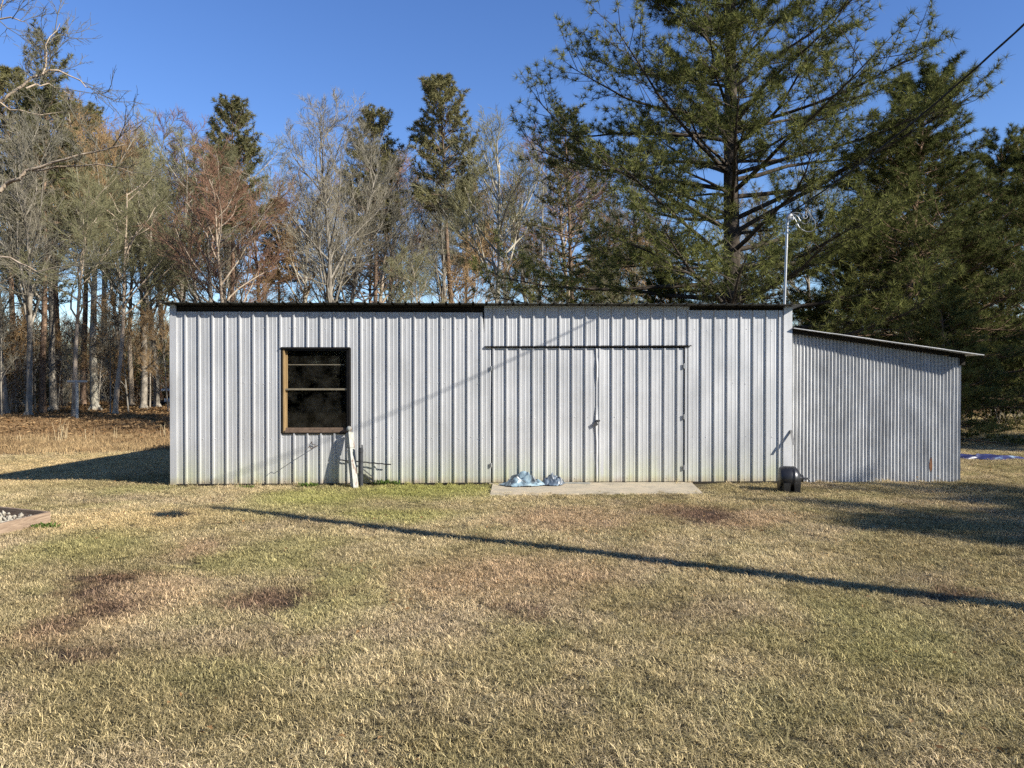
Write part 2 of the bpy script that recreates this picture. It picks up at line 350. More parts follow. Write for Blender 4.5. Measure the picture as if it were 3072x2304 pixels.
def make_glass():
    m = NT('dusty_window_glass'); tr = m.new('ShaderNodeBsdfTransparent'); tr.inputs[0].default_value = (0.72,0.74,0.70,1)
    gl = m.new('ShaderNodeBsdfGlossy'); gl.inputs['Roughness'].default_value = 0.03
    df = m.new('ShaderNodeBsdfDiffuse'); df.inputs[0].default_value = (0.30,0.28,0.22,1)
    fr = m.new('ShaderNodeFresnel'); fr.inputs[0].default_value = 1.5
    m1 = m.new('ShaderNodeMixShader'); m.l.new(fr.outputs[0], m1.inputs[0]); m.l.new(tr.outputs[0], m1.inputs[1]); m.l.new(gl.outputs[0], m1.inputs[2])
    d = m.math('MULTIPLY', m.ramp(m.noise(m.objc(), 3.5, 6, 0.7), [(0.4, 0.0), (0.8, 1.0)]), 0.07)
    m2 = m.new('ShaderNodeMixShader'); m.l.new(d, m2.inputs[0]); m.l.new(m1.outputs[0], m2.inputs[1]); m.l.new(df.outputs[0], m2.inputs[2])
    m.l.new(m2.outputs[0], m.out.inputs[0]); return m.m
M['glass'] = make_glass()

# ------------------------------------------------------------------ ground
def ground_tint(x, y):
    c = tint(x, y); w, l = ground_zone(x, y)
    c = tuple(v*0.33 for v in c)
    if w > 0:
        f = 0.5+1.1*fbm(x,y,1.2,3,31.0); c = lerp3(c, lerp3((0.10,0.065,0.037),(0.24,0.17,0.095),sstep(0.2,0.8,f)), w)
    if l > 0:
        f = 0.5+1.1*fbm(x*0.6,y*1.5,0.7,4,41.0); c = lerp3(c, lerp3((0.06,0.037,0.023),(0.25,0.165,0.095),sstep(0.25,0.8,f)), l)
    return c
def put_tint(me, cols, name='tint'):
    a = me.attributes.new(name, 'FLOAT_COLOR', 'POINT'); arr = np.ones((len(cols),4), np.float32); arr[:,:3] = cols; a.data.foreach_set('color', arr.ravel())
def build_ground():
    xs = np.concatenate([np.linspace(-700,-60,12), np.linspace(-55,-21,14), np.arange(-20, 20.1, 0.3), np.linspace(21,55,14), np.linspace(60,700,12)])
    ys = np.concatenate([np.linspace(-500,-13,8), np.arange(-12, 20.1, 0.3), np.linspace(21,70,40), np.linspace(75,900,14)])
    V = [(x, y, gz(x,y)+0.012*mnoise.noise(Vector((x*1.3,y*1.3,0)))) for y in ys for x in xs]
    nx = len(xs); F = [(j*nx+i, j*nx+i+1, (j+1)*nx+i+1, (j+1)*nx+i) for j in range(len(ys)-1) for i in range(nx-1)]
    me = mesh_np('ground', V, F, True); put_tint(me, [ground_tint(v[0], v[1]) for v in V])
    o = link('ground', me, M['ground']); tag(o, kind='structure')
build_ground()

# ------------------------------------------------------------------ metal shed
XL, XR = wx(512, 1300), wx(2374, 1300)             # outer corners of the front wall
Z0, ZT = 0.035, wz(913)                             # foot of the tin, underside of the roof edge
DEEP, ZB = 7.4, 2.42                                # depth of the shed, roof height at its back
PITCH_R = 0.2286
shed = empty('metal_shed', ((XL+XR)/2, 0, 0), 'long silver ribbed metal shed with double doors and one dark window', 'shed')
def P(mb, name, mat, parent=None, smooth=False):
    """build as a part of the shed (or of a part of it); parents sit at identity relative offsets"""
    par = parent or shed
    w = par.matrix_world if par is shed else None
    o = mb.build(name, mat, None, smooth); o.parent = par
    o.matrix_parent_inverse = Matrix.Translation(root_loc(par)).inverted()
    return o
def root_loc(o):
    # parts carry their geometry in world coordinates; only the thing's Empty has an offset
    return Vector(o.location) if o.parent is None else Vector((0,0,0))

def rib_y(x, phase):
    """outward relief of ribbed siding at x: tall trapezoid rib and two low stiffeners per pitch"""
    u = (x-phase) % PITCH_R
    pts = [(0.0,0.0),(0.012,0.027),(0.036,0.027),(0.048,0.0),(0.095,0.0),(0.101,0.0024),(0.115,0.0024),(0.121,0.0),(0.160,0.0),(0.166,0.0024),(0.180,0.0024),(0.186,0.0),(PITCH_R,0.0)]
    for (a, ha), (b, hb) in zip(pts, pts[1:]):
        if a <= u <= b: return ha + (hb-ha)*(u-a)/(b-a)
    return 0.0
RIB_BREAKS = [0.0,0.012,0.036,0.048,0.095,0.101,0.115,0.121,0.160,0.166,0.180,0.186]
def ribbed(x0, x1, zlo, zhi, phase, y=0.0, axis='x', sgn=-1, dent=0.0, seed=0, mb=None):
    """sheet of ribbed tin standing on zlo(x)..zhi(x); axis x faces -y, axis y faces sgn*x"""
    zl = zlo if callable(zlo) else (lambda x: zlo); zh = zhi if callable(zhi) else (lambda x: zhi)
    k0 = math.floor((x0-phase)/PITCH_R); xs = {x0, x1}
    while phase + k0*PITCH_R < x1:
        for b in RIB_BREAKS:
            x = phase + k0*PITCH_R + b
            if x0 < x < x1: xs.add(x)
        k0 += 1
    xs = sorted(xs); nz = 7 if dent else 2; V = []
    for x in xs:
        h = rib_y(x, phase)
        for j in range(nz):
            z = zl(x) + (zh(x)-zl(x))*j/(nz-1)
            dd = dent*mnoise.noise(Vector((x*1.1+seed*3.7, z*1.3, seed))) if dent else 0.0
            V.append((x, y+sgn*h+dd, z) if axis == 'x' else (y+sgn*h+dd, x, z))
    n = len(xs); F = []
    for i in range(n-1):
        for j in range(nz-1):
            a, b, c, d = i*nz+j, (i+1)*nz+j, (i+1)*nz+j+1, i*nz+j+1
            F.append((a,b,c,d) if (axis == 'x') == (sgn < 0) else (d,c,b,a))
    mb = mb or MB(); mb.add(V, F); return mb

PH_L = wx(480+198/2.676, 1200) - 0.0                # rib phases read off the wall
PH_D = wx(1400+193/2.592, 1250); PH_R = wx(1400+1715/2.592, 1250)
wl, wr = wx(843, 1170), wx(1053, 1170); wt, wb = wz(1044, 950), wz(1300, 950)   # window opening
dl, dr = wx(1473, 1250), wx(2052, 1250); dm = wx(1790, 1250); dt = wz(1039, 1750) # door opening
tl, trr = wx(1453, 980), wx(2068, 980)              # raised transom over the doors
zt_left = wz(936, 900); zt_right = wz(931, 2200); zt_mid = wz(918, 1750)
def sheets(x0, x1, zlo, zhi, phase, seed=0, dent=0.0025):
    step = 4*PITCH_R; x = phase + math.floor((x0-phase)/step)*step; i = 0
    while x < x1:
        a, b = max(x0, x), min(x1, x+step)
        if b-a > 0.03:
            mb = ribbed(a, b, zlo, zhi, phase, -0.0015*(i % 2), dent=dent, seed=seed+i)
            P(mb, 'wall_panel', M['siding'])
        x += step; i += 1
cl, cr = wx(530, 1200), wx(2350, 1200)
sheets(cl-0.02, wl, Z0, zt_left, PH_L, 1); sheets(wl, wr, wt, zt_left, PH_L, 11); sheets(wl, wr, Z0, wb, PH_L, 21); sheets(wr, dl-0.0, Z0, lambda x: zt_left if x < tl else dt, PH_L, 31)
sheets(tl, trr, dt, zt_mid, PH_D+0.02, 41); sheets(dr+0.05, cr, Z0, lambda x: zt_right, PH_R, 51)
# corner trims: folded flashing, front flange and return
for (a, b, nm) in ((XL, cl+0.006, -1), (cr-0.006, XR, 1)):
    mb = MB(); x0, x1 = a, b; yo = -0.028
    mb.box(x0, x1, yo, yo+0.004, Z0-0.01, ZT-0.01); 
    xe = x0 if nm < 0 else x1-0.004
    mb.box(xe, xe+0.004, yo+0.004, 0.14, Z0-0.01, ZT-0.012)
    mb.box(x1-0.004 if nm < 0 else x0, x1 if nm < 0 else x0+0.004, yo+0.004, -0.001, Z0-0.01, ZT-0.012)
    P(mb, 'corner_trim', M['trim'])
# side and rear walls
def ztop(y): return ZT - 0.002 + (ZB-ZT)*y/DEEP
for sx, xx in ((-1, XL+0.022), (1, XR-0.022)):
    y = 0.12
    while y < DEEP-0.05:
        y1 = min(DEEP, y+0.9144); P(ribbed(y, y1, Z0, ztop, 0.0, xx, 'y', sx), 'wall_panel', M['siding']); y = y1
x = XL
while x < XR-0.05:
    x1 = min(XR, x+0.9144); P(ribbed(x, x1, Z0, ZB+0.01, 0.0, DEEP, 'x', 1), 'wall_panel', M['siding']); x = x1
# roof: ribbed sheets falling to the back, ragged front edge
RO = 0.23
def roof_sheet(x0, x1, seed):
    prof = []; k = math.floor(x0/PITCH_R)*PITCH_R
    xs = sorted({x0, x1} | {k+j*PITCH_R+b for j in range(7) for b in (0,0.012,0.036,0.048) if x0 < k+j*PITCH_R+b < x1})
    rng = random.Random(seed); yo = -RO + rng.uniform(-0.012, 0.012); V = []
    for yy in (yo, DEEP*0.5, DEEP+0.2):
        for xx in xs:
            V.append((xx, yy, ZT - 0.004 + (ZB-ZT)*max(0.0,yy)/DEEP + rib_y(xx, 0.0) + rng.uniform(-0.002,0.004)))
    n = len(xs); V += [(a, b, c-0.0035) for a, b, c in V]; F = []; N = 3*n
    for j in range(2):
        for i in range(n-1):
            a = j*n+i; F += [(a, a+1, a+n+1, a+n), (N+a+n, N+a+n+1, N+a+1, N+a)]
    for i in range(n-1): F.append((N+i, N+i+1, i+1, i))
    F += [(0, n, N+n, N), (n, 2*n, N+2*n, N+n), (n-1, N+n-1, N+2*n-1, 2*n-1), (2*n-1, N+2*n-1, N+3*n-1, 3*n-1)]
    mb = MB(); mb.add(V, F); P(mb, 'roof_sheet', M['roof'])
x = XL-0.10; i = 0
while x < XR+0.1:
    x1 = min(XR+0.13, x+0.9144); roof_sheet(x, x1, 300+i); x = x1; i += 1
# timber showing in the gaps under the roof edge
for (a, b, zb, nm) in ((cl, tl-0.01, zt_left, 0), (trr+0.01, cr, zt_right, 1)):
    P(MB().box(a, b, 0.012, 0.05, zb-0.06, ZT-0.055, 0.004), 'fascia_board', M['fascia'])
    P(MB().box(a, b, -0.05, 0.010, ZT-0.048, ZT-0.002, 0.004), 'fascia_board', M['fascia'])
x = XL+0.3
while x < XR:
    mb = MB(); mb.obox((x, DEEP/2, (ZT+ZB)/2-0.09), (0.02,0,0), (0, DEEP/2-0.1, (ZB-ZT)/2), (0,0,0.07)); P(mb, 'rafter', M['fascia']); x += 1.2
# foundation strip and floor
P(MB().box(XL+0.01, XR-0.01, -0.012, DEEP-0.02, -0.35, 0.030), 'foundation', M['concrete'])
P(MB().box(cl, dl-0.03, -0.035, -0.0135, 0.008, 0.034), 'base_sill', M['fascia'])  # dark sill board along the wall foot
P(MB().box(dr+0.06, cr, -0.035, -0.0135, 0.008, 0.034), 'base_sill', M['fascia'])

P(MB().box(XL+0.1, XR-0.1, 2.6, 2.65, 0.06, ZT-0.25), 'added_dark_screen', M['fascia'])  # unseen screen added so the window looks in on darkness
P(MB().box(XL+0.1, XR-0.1, 0.14, 2.58, 0.031, 0.055), 'added_dark_floor', M['fascia'])  # dark sheet added to stop sunlight bouncing off the concrete
# window: bronze surround, timber reveal, two sashes, panes
win = P(MB().box(wl+0.012, wl+0.035, -0.030, 0.0, wb+0.012, wt-0.012).box(wr-0.035, wr-0.012, -0.030, 0.0, wb+0.012, wt-0.012)
        .box(wl+0.012, wr-0.012, -0.050, 0.0, wt-0.012, wt+0.014).box(wl+0.012, wr-0.012, -0.026, 0.0, wb-0.012, wb+0.012), 'window', M['bronze'])
def PW(mb, name, mat): return P(mb, name, mat, win)
PW(MB().box(wl+0.036, wl+0.066, -0.018, 0.13, wb+0.013, wt-0.02, 0.003), 'window_jamb', M['jamb'])
PW(MB().box(wr-0.066, wr-0.036, -0.018, 0.13, wb+0.013, wt-0.02, 0.003), 'window_jamb', M['bronze'])  # right jamb coloured dark to stand for its shade, unlike the left
PW(MB().box(wl+0.067, wr-0.067, -0.018, 0.13, wt-0.045, wt-0.016), 'window_head', M['bronze'])
PW(MB().box(wl+0.067, wr-0.067, -0.032, 0.14, wb+0.013, wb+0.052, 0.004), 'window_sill', M['sash'])
zm = wz(1168, 950); zu = wz(1094, 950)
PW(MB().box(wl+0.05, wr-0.05, 0.010, 0.045, zm-0.016, zm+0.016, 0.003), 'meeting_rail', M['alu'])
PW(MB().box(wl+0.067, wr-0.12, 0.060, 0.075, zu-0.007, zu+0.007), 'sash_bar', M['alu'])
PW(MB().box(wl+0.067, wr-0.067, 0.030, 0.062, wb+0.053, wb+0.095, 0.003), 'sash_rail', M['sash'])
PW(MB().box(wl+0.067, wl+0.098, 0.052, 0.085, wb+0.096, wt-0.05, 0.003), 'sash_stile', M['jamb'])
PW(MB().box(wr-0.098, wr-0.067, 0.052, 0.085, wb+0.096, wt-0.05, 0.003), 'sash_stile', M['bronze'])  # right stile likewise given a dark colour in place of shade
PW(MB().box(wl+0.099, wr-0.099, 0.066, 0.069, zm+0.017, wt-0.046), 'pane', M['glass'])
PW(MB().box(wl+0.099, wr-0.099, 0.050, 0.053, wb+0.096, zm-0.017), 'pane', M['glass'])
PW(MB().tube([(wr-0.27, 0.085, wt-0.05), (wr-0.272, 0.088, zm), (wr-0.26, 0.09, wb+0.20), (wr-0.268, 0.088, wb+0.1)], 0.0025, 5), 'blind_cord', M['wire'])
# double doors
def door(x0, x1, name, lab, phase, seed, edge):
    mb = ribbed(x0+0.008, x1-0.004, Z0+0.005, dt-0.028, phase, 0.004, dent=0.008, seed=seed)
    d = P(mb, 'shed_door', M['siding']); tag(d, lab)
    fr = MB().box(x0+0.02, x1-0.02, 0.03, 0.07, Z0+0.02, Z0+0.11).box(x0+0.02, x1-0.02, 0.03, 0.07, dt-0.14, dt-0.05).box(x0+0.02, x1-0.02, 0.03, 0.07, 1.05, 1.14)
    fr.box(x0+0.02, x0+0.11, 0.072, 0.11, Z0+0.02, dt-0.05).box(x1-0.11, x1-0.02, 0.072, 0.11, Z0+0.02, dt-0.05)
    P(fr, 'door_frame', M['stud'], d)
    return d
dA = door(dl+0.004, dm-0.006, 'l', 'door leaf beside the tarps', PH_D+0.012, 71, 1)
dB = door(dm+0.004, dr-0.004, 'r', 'door leaf carrying the hasp', PH_D+0.022, 72, -1)
# bent flat strip lapping the meeting edge
V = []; zs = np.linspace(Z0+0.01, dt-0.03, 15)
for k, z in enumerate(zs):
    wv = 0.010*math.sin(z*4.1)+0.006*math.sin(z*9.7+1)
    V += [(dm-0.010+wv*0.6, -0.014-abs(wv), z), (dm+0.045, -0.008, z), (dm+0.118, -0.006, z), (dm+0.122, 0.002, z)]
F = [(4*k+i, 4*k+i+1, 4*k+5+i, 4*k+4+i) for k in range(14) for i in range(3)]
mb = MB(); mb.add(V, F); P(mb, 'astragal_strip', M['trim'], dB)
hz = wz(1262, 1795)
h = P(MB().box(dm-0.012, dm+0.055, -0.030, -0.022, hz-0.012, hz+0.016).box(dm-0.03, dm-0.008, -0.045, -0.015, hz-0.075, hz-0.02, 0.004), 'hasp', M['steel'], dB)
mb = MB(); mb.obox((dm-0.02, -0.04, hz-0.055), (0.028,0,0.016), (0,0.012,0), (-0.012,0,0.03)); mb.tube([(dm-0.012,-0.04,hz-0.03),(dm+0.0,-0.04,hz+0.012),(dm+0.02,-0.04,hz+0.006),(dm+0.014,-0.04,hz-0.03)], 0.005, 6)
P(mb, 'padlock', M['steel'], dB)
for zc in (wz(1098, 2050), wz(1402, 2050), wz(1250,2050)):
    P(MB().box(dr-0.022, dr+0.018, -0.026, -0.022, zc-0.04, zc+0.04).tube([(dr-0.002,-0.028,zc-0.045),(dr-0.002,-0.028,zc+0.045)], 0.006, 8), 'hinge', M['galvpipe'], dB)
for zc in (wz(1105, 1470), wz(1395, 1470)):
    P(MB().box(dl-0.018, dl+0.022, -0.026, -0.022, zc-0.035, zc+0.035).tube([(dl+0.002,-0.028,zc-0.04),(dl+0.002,-0.028,zc+0.04)], 0.006, 8), 'hinge', M['galvpipe'], dA)
P(MB().box(dr+0.012, dr+0.052, -0.020, 0.03, Z0, dt-0.01), 'door_jamb', M['siding'])
# drip flashing over the doors
mb = MB(); za, zb_ = dt-0.006, dt+0.014
mb.add([(tl+0.01,-0.002,za+0.012),(trr+0.03,-0.002,zb_+0.012),(trr+0.03,-0.058,zb_-0.004),(tl+0.01,-0.050,za-0.006),
        (tl+0.01,-0.002,za+0.004),(trr+0.03,-0.002,zb_+0.004),(trr+0.03,-0.055,zb_-0.012),(tl+0.01,-0.047,za-0.014)],
       [(3,2,1,0),(4,5,6,7),(0,1,5,4),(2,3,7,6),(1,2,6,5),(3,0,4,7)])
P(mb, 'drip_flashing', M['bronze'])
# screw heads
mb = MB(); rng = random.Random(5)
def screw(x, z, y=0.0):
    Mx = Matrix.Translation((x, y, z)) @ Matrix.Rotation(math.pi/2, 4, 'X'); mb.lathe([(0.009,0.0),(0.009,0.003),(0.006,0.007),(0.002,0.008)], 6, Mx)
for zz in (wz(988), wz(1148), wz(1312), wz(1440)):
    k = 0
    xx = PH_L
    while xx < cr:
        for off in (0.075, 0.205):
            if rng.random() < 0.55:
                X = xx+off+rng.uniform(-0.02,0.02); Zs = zz+rng.uniform(-0.025,0.02)
                if not (wl-0.03 < X < wr+0.03 and wb-0.03 < Zs < wt+0.04) and not (tl < X < trr) and cl+0.05 < X < cr-0.03: screw(X, Zs, -0.001)
        xx += PITCH_R
for zz in (wz(1253), wz(1437)):
    xx = PH_D
    while xx < dr-0.1:
        if abs(xx-dm) > 0.15: screw(xx+0.075+rng.uniform(-0.015,0.015), zz+rng.uniform(-0.01,0.01), 0.001)
        xx += PITCH_R
o = P(mb, 'screws', M['trim']); tag(o, kind='stuff')
# bent strap on the corner
a = at_y(2373, 1290, -0.03); b = at_y(2381, 1334, -0.19)
mb = MB(); dv = (b-a).normalized(); sv = Vector((1,0,0.1)).cross(dv).normalized()
mb.obox((a+b)/2, (b-a)/2, Vector((0.022,0.004,0)), sv*0.0025); P(mb, 'bent_strap', M['steel'])
# iron rod standing straight out of the wall below the window, hooked end
c = at_y(953, 1337, 0.0)
P(MB().tube([(c.x, 0.02, c.z), (c.x-0.005, -0.25, c.z+0.002), (c.x-0.012, -0.44, c.z-0.012), (c.x-0.035,-0.455,c.z+0.03), (c.x-0.040,-0.52,c.z+0.012)], 0.006, 7), 'wall_rod', M['rust'])
P(MB().tube([(c.x-0.10, 0.0, c.z+0.07), (c.x-0.098, -0.03, c.z+0.035), (c.x-0.03, -0.035, c.z+0.012)], 0.006, 6), 'wall_hook', M['rust'])

# ------------------------------------------------------------------ corrugated lean-to
LX0, LX1 = XR+0.004, wx(2891, 1250)
lean = empty('corrugated_lean_to', ((LX0+LX1)/2, 0.2, 0), 'low grey corrugated iron lean-to with sloping roof beside the shed', 'lean-to')
LY = 0.10
def PL(mb, name, mat, parent=None, smooth=False):
    o = mb.build(name, mat, None, smooth); par = parent or lean; o.parent = par; o.matrix_parent_inverse = Matrix.Translation(root_loc(par)).inverted(); return o
zl0 = at_y(2378, 1000, LY).z; zl1 = at_y(2891, 1075, LY).z
def ltop(x): return zl0 + (zl1-zl0)*(x-LX0)/(LX1-LX0)
WL = 10.35*(LX1-LX0)/ (10.35*49.0)                   # about 49 waves across the wall
def corr(x0, x1, seed):
    n = int((x1-x0)/WL*8)+1; rng = random.Random(seed); V = []; zs = 9
    for i in range(n+1):
        x = x0+(x1-x0)*i/n
        for j in range(zs):
            z = -0.06 + (ltop(x)+0.06)*j/(zs-1)
            wob = 0.010*mnoise.noise(Vector((x*1.6, z*0.9, seed*2.3)))
            V.append((x+0.004*mnoise.noise(Vector((z*1.2, seed, x*0.4))), LY-0.0135*math.cos(2*math.pi*(x-LX0)/WL)+wob-0.003*(seed%2), z+(0.012*mnoise.noise(Vector((x*3,seed,0))) if j == 0 else 0)))
    F = [(i*zs+j, (i+1)*zs+j, (i+1)*zs+j+1, i*zs+j+1) for i in range(n) for j in range(zs-1)]
    mb = MB(); mb.add(V, F); return mb
edges = [LX0, wx(2512,1250,LY), wx(2606,1250,LY), wx(2700,1250,LY), wx(2793,1250,LY), LX1]
for i in range(5): PL(corr(edges[i], edges[i+1]+0.02 if i < 4 else LX1, i+1), 'wall_panel', M['galv'], None, True)
LD = 4.6
for (a0, a1) in ((LY+0.02, 1.6), (1.6, 3.1), (3.1, LD)):     # far side wall
    n = 40; V = []
    for i in range(n+1):
        y = a0+(a1-a0)*i/n
        for z in (-0.3, zl1-0.08): V.append((LX1-0.01+0.009*math.cos(y/WL*2*math.pi), y, z))
    mb = MB(); mb.add(V, [(2*i, 2*i+2, 2*i+3, 2*i+1) for i in range(n)]); PL(mb, 'wall_panel', M['galv'], None, True)
# roof: thin tin with a pale board edge, front overhang wider at its low end
rx1 = at_y(2953, 1067, LY-0.34).x; rz1 = at_y(2953, 1066, LY-0.34).z; rz0 = at_y(2376, 985, LY-0.19).z
def lroof(x, t): return rz0+(rz1-rz0)*(x-LX0)/(rx1-LX0)
nsh = 5
for i in range(nsh):
    a = LX0+(rx1-LX0)*i/nsh; b = LX0+(rx1-LX0)*(i+1)/nsh; V = []; n = 8
    for (yy, s) in ((0,0),(1,0)):
        for k in range(n+1):
            x = a+(b-a)*k/n; y = (LY-0.19-0.15*(x-LX0)/(rx1-LX0)) if yy == 0 else LD+0.1
            V.append((x, y, lroof(x,0)+0.003*(i%2)))
    V += [(p, q, r+0.012) for p, q, r in V]; N = 2*(n+1); F = []
    for k in range(n):
        F += [(k, n+1+k, n+2+k, k+1), (N+k, N+k+1, N+n+2+k, N+n+1+k), (k, k+1, N+k+1, N+k)]
    F += [(0, N, N+n+1, n+1), (n, 2*n+1, N+2*n+1, N+n)]
    mb = MB(); mb.add(V, F); PL(mb, 'roof_sheet', M['galv'])
mb = MB(); xa, xb = LX0+0.002, LX1+0.02
mb.add([(xa,LY-0.09,lroof(xa,0)-0.075),(xb,LY-0.09,lroof(xb,0)-0.055),(xb,LY-0.05,lroof(xb,0)-0.055),(xa,LY-0.05,lroof(xa,0)-0.075),
        (xa,LY-0.09,lroof(xa,0)-0.004),(xb,LY-0.09,lroof(xb,0)-0.004),(xb,LY-0.05,lroof(xb,0)-0.004),(xa,LY-0.05,lroof(xa,0)-0.004)],
       [(3,2,1,0),(4,5,6,7),(0,1,5,4),(1,2,6,5),(2,3,7,6),(3,0,4,7)]); PL(mb, 'roof_beam', M['fascia'])
PL(MB().box(LX1-0.02, LX1+0.05, LY-0.06, LD, zl1-0.12, lroof(LX1+0.05,0)-0.006), 'roof_beam', M['fascia'])
# a rusted tear near the foot of the sheet laps
tx = at_y(2793, 1392, LY-0.025)
V = []
for k, (w, dz) in enumerate(((0.002,-0.14),(0.02,-0.09),(0.026,-0.02),(0.018,0.05),(0.003,0.12))): V += [(tx.x-w, LY-0.018, tx.z+dz), (tx.x+w, LY-0.024, tx.z+dz)]
mb = MB(); mb.add(V, [(2*k,2*k+1,2*k+3,2*k+2) for k in range(4)]); PL(mb, 'rusty_tear', simple('rust_patch', (0.22,0.10,0.045), 0.9, 0, 0.4, 30))

# ------------------------------------------------------------------ concrete apron
sl = [ground(1478, 1447), ground(1470, 1488), ground(2108, 1483), ground(2064, 1446)]
sl[0].y = sl[3].y = -0.04
V = []; nseg = 24; rng = random.Random(3)
front = [(sl[1].lerp(sl[2], t)) + Vector((0, rng.uniform(-0.03,0.03), 0)) for t in np.linspace(0,1,nseg+1)]
back = [sl[0].lerp(sl[3], t) for t in np.linspace(0,1,nseg+1)]
for p in front: V.append((p.x, p.y, 0.024))
for p in back: V.append((p.x, -0.04, 0.028))
for p in front: V.append((p.x, p.y-0.01, -0.05))
n = nseg+1; F = [(i,i+1,n+i+1,n+i) for i in range(nseg)]+[(2*n+i,2*n+i+1,i+1,i) for i in range(nseg)]
V += [(back[0].x,-0.04,-0.05),(back[-1].x,-0.04,-0.05)]; F += [(0,n,3*n,2*n),(n-1,3*n-1,3*n+1,2*n-1)]
mb = MB(); mb.add(V, F); o = mb.build('concrete_apron', M['concrete']); tag(o, kind='structure')
SLAB = (min(p.x for p in front), max(p.x for p in front), front[nseg//2].y)

# ------------------------------------------------------------------ things about the shed
# newel post leaning on the wall
nb = Vector((at_y(1064,1450,-0.36).x, -0.36, -0.02)); nt_ = at_y(1047, 1277, -0.10)
ax = (nt_-nb); Ln = ax.length; ax.normalize()
Mx = Matrix.Translation(nb) @ ax.to_track_quat('Z','Y').to_matrix().to_4x4() @ Matrix.Rotation(R(12),4,'Z')
post = empty('newel_post', nb, 'white flaking wooden newel post with ball top leaning below the window', 'post')
def PN(mb, name, mat, smooth=False):
    o = mb.build(name, mat, None, smooth); o.parent = post; o.matrix_parent_inverse = Matrix.Translation(nb).inverted(); return o
mb = MB(); w = 0.047; hb = Ln-0.115
prof = [(0,w),(hb-0.30,w),(hb-0.292,w-0.007),(hb-0.275,w-0.007),(hb-0.265,w),(hb-0.015,w),(hb,w-0.012)]
V = []; 
for h_, r_ in prof: V += [Mx @ Vector((sx*r_, sy*r_, h_)) for sx, sy in ((-1,-1),(1,-1),(1,1),(-1,1))]
k = len(prof); F = [(4*i+j, 4*i+(j+1)%4, 4*i+4+(j+1)%4, 4*i+4+j) for i in range(k-1) for j in range(4)]+[(3,2,1,0),(4*k-4,4*k-3,4*k-2,4*k-1)]
mb.add(V, F); PN(mb, 'shaft', M['flake'])
bz = Ln-0.055; pr = [(0.028, hb-0.004), (0.030, hb+0.006), (0.020, hb+0.012)]
for t in np.linspace(-1.15, 1.5, 12): pr.append((0.049*math.cos(t), bz+0.049*math.sin(t)))
PN(MB().lathe(pr, 18, Mx), 'ball_finial', M['flake'], True)
# upright grey pipe in the ground
pb = at_y(1083, 1450, -0.30); pt = at_y(1083, 1338, -0.30)
pipe = empty('standing_pipe', (pb.x,-0.30,0), 'dark grey pipe standing in the grass beside the white post', 'pipe')
def PP(mb, name, mat): o = mb.build(name, mat, None, True); o.parent = pipe; o.matrix_parent_inverse = Matrix.Translation(pipe.location).inverted(); return o
PP(MB().tube([(pb.x,-0.30,-0.15),(pb.x+0.002,-0.30,0.25),(pt.x-0.002,-0.298,pt.z-0.03)], 0.036, 14), 'shaft', M['pipegrey'])
for zc in (0.30, 0.62): PP(MB().lathe([(0.036,-0.02),(0.040,-0.018),(0.040,0.018),(0.036,0.02)], 14, Matrix.Translation((pb.x,-0.30,zc))), 'collar', M['pipegrey'])
PP(MB().tube([(pt.x-0.02,-0.30,pt.z-0.035),(pt.x-0.018,-0.30,pt.z+0.02)], 0.012, 8).tube([(pt.x+0.02,-0.30,pt.z-0.035),(pt.x+0.018,-0.30,pt.z+0.02)], 0.012, 8), 'cap_lug', M['steel'])
# reinforcing bar lying against them
a = at_y(1019, 1380, -0.045); b = at_y(1173, 1394, -0.10)
pts = [a.lerp(b, t)+Vector((0,0,0.004*math.sin(t*40))) for t in np.linspace(0,1,30)]
o = MB().tube(pts, [0.0095 if i % 2 else 0.011 for i in range(30)], 7).build('reinforcing_bar', M['cable'], None, True)
tag(o, 'thin dark iron bar lying level behind the white post and pipe', 'bar')
# folded strip of tin resting against the wall foot
a = at_y(1090, 1408, -0.10); b = at_y(1119, 1432, -0.07)
mb = MB(); mb.obox((a+b)/2, (b-a)/2, Vector((-0.008,-0.05,0.012)), Vector((0.03,0.0,0.035)).normalized()*0.004)
mb.obox((a+b)/2+Vector((0.02,-0.01,-0.08)), (b-a)/2, Vector((-0.01,-0.03,0.006)), Vector((0.03,0.0,0.035)).normalized()*0.004)
mb.obox(b+Vector((0.008,0,-0.035)), Vector((0.010,0,-0.05)), Vector((0,-0.03,0)), Vector((0.006,0,0.002)))
o = mb.build('tin_offcut', M['steel']); tag(o, 'bent strip of grey tin against the wall foot right of the pipe', 'scrap')

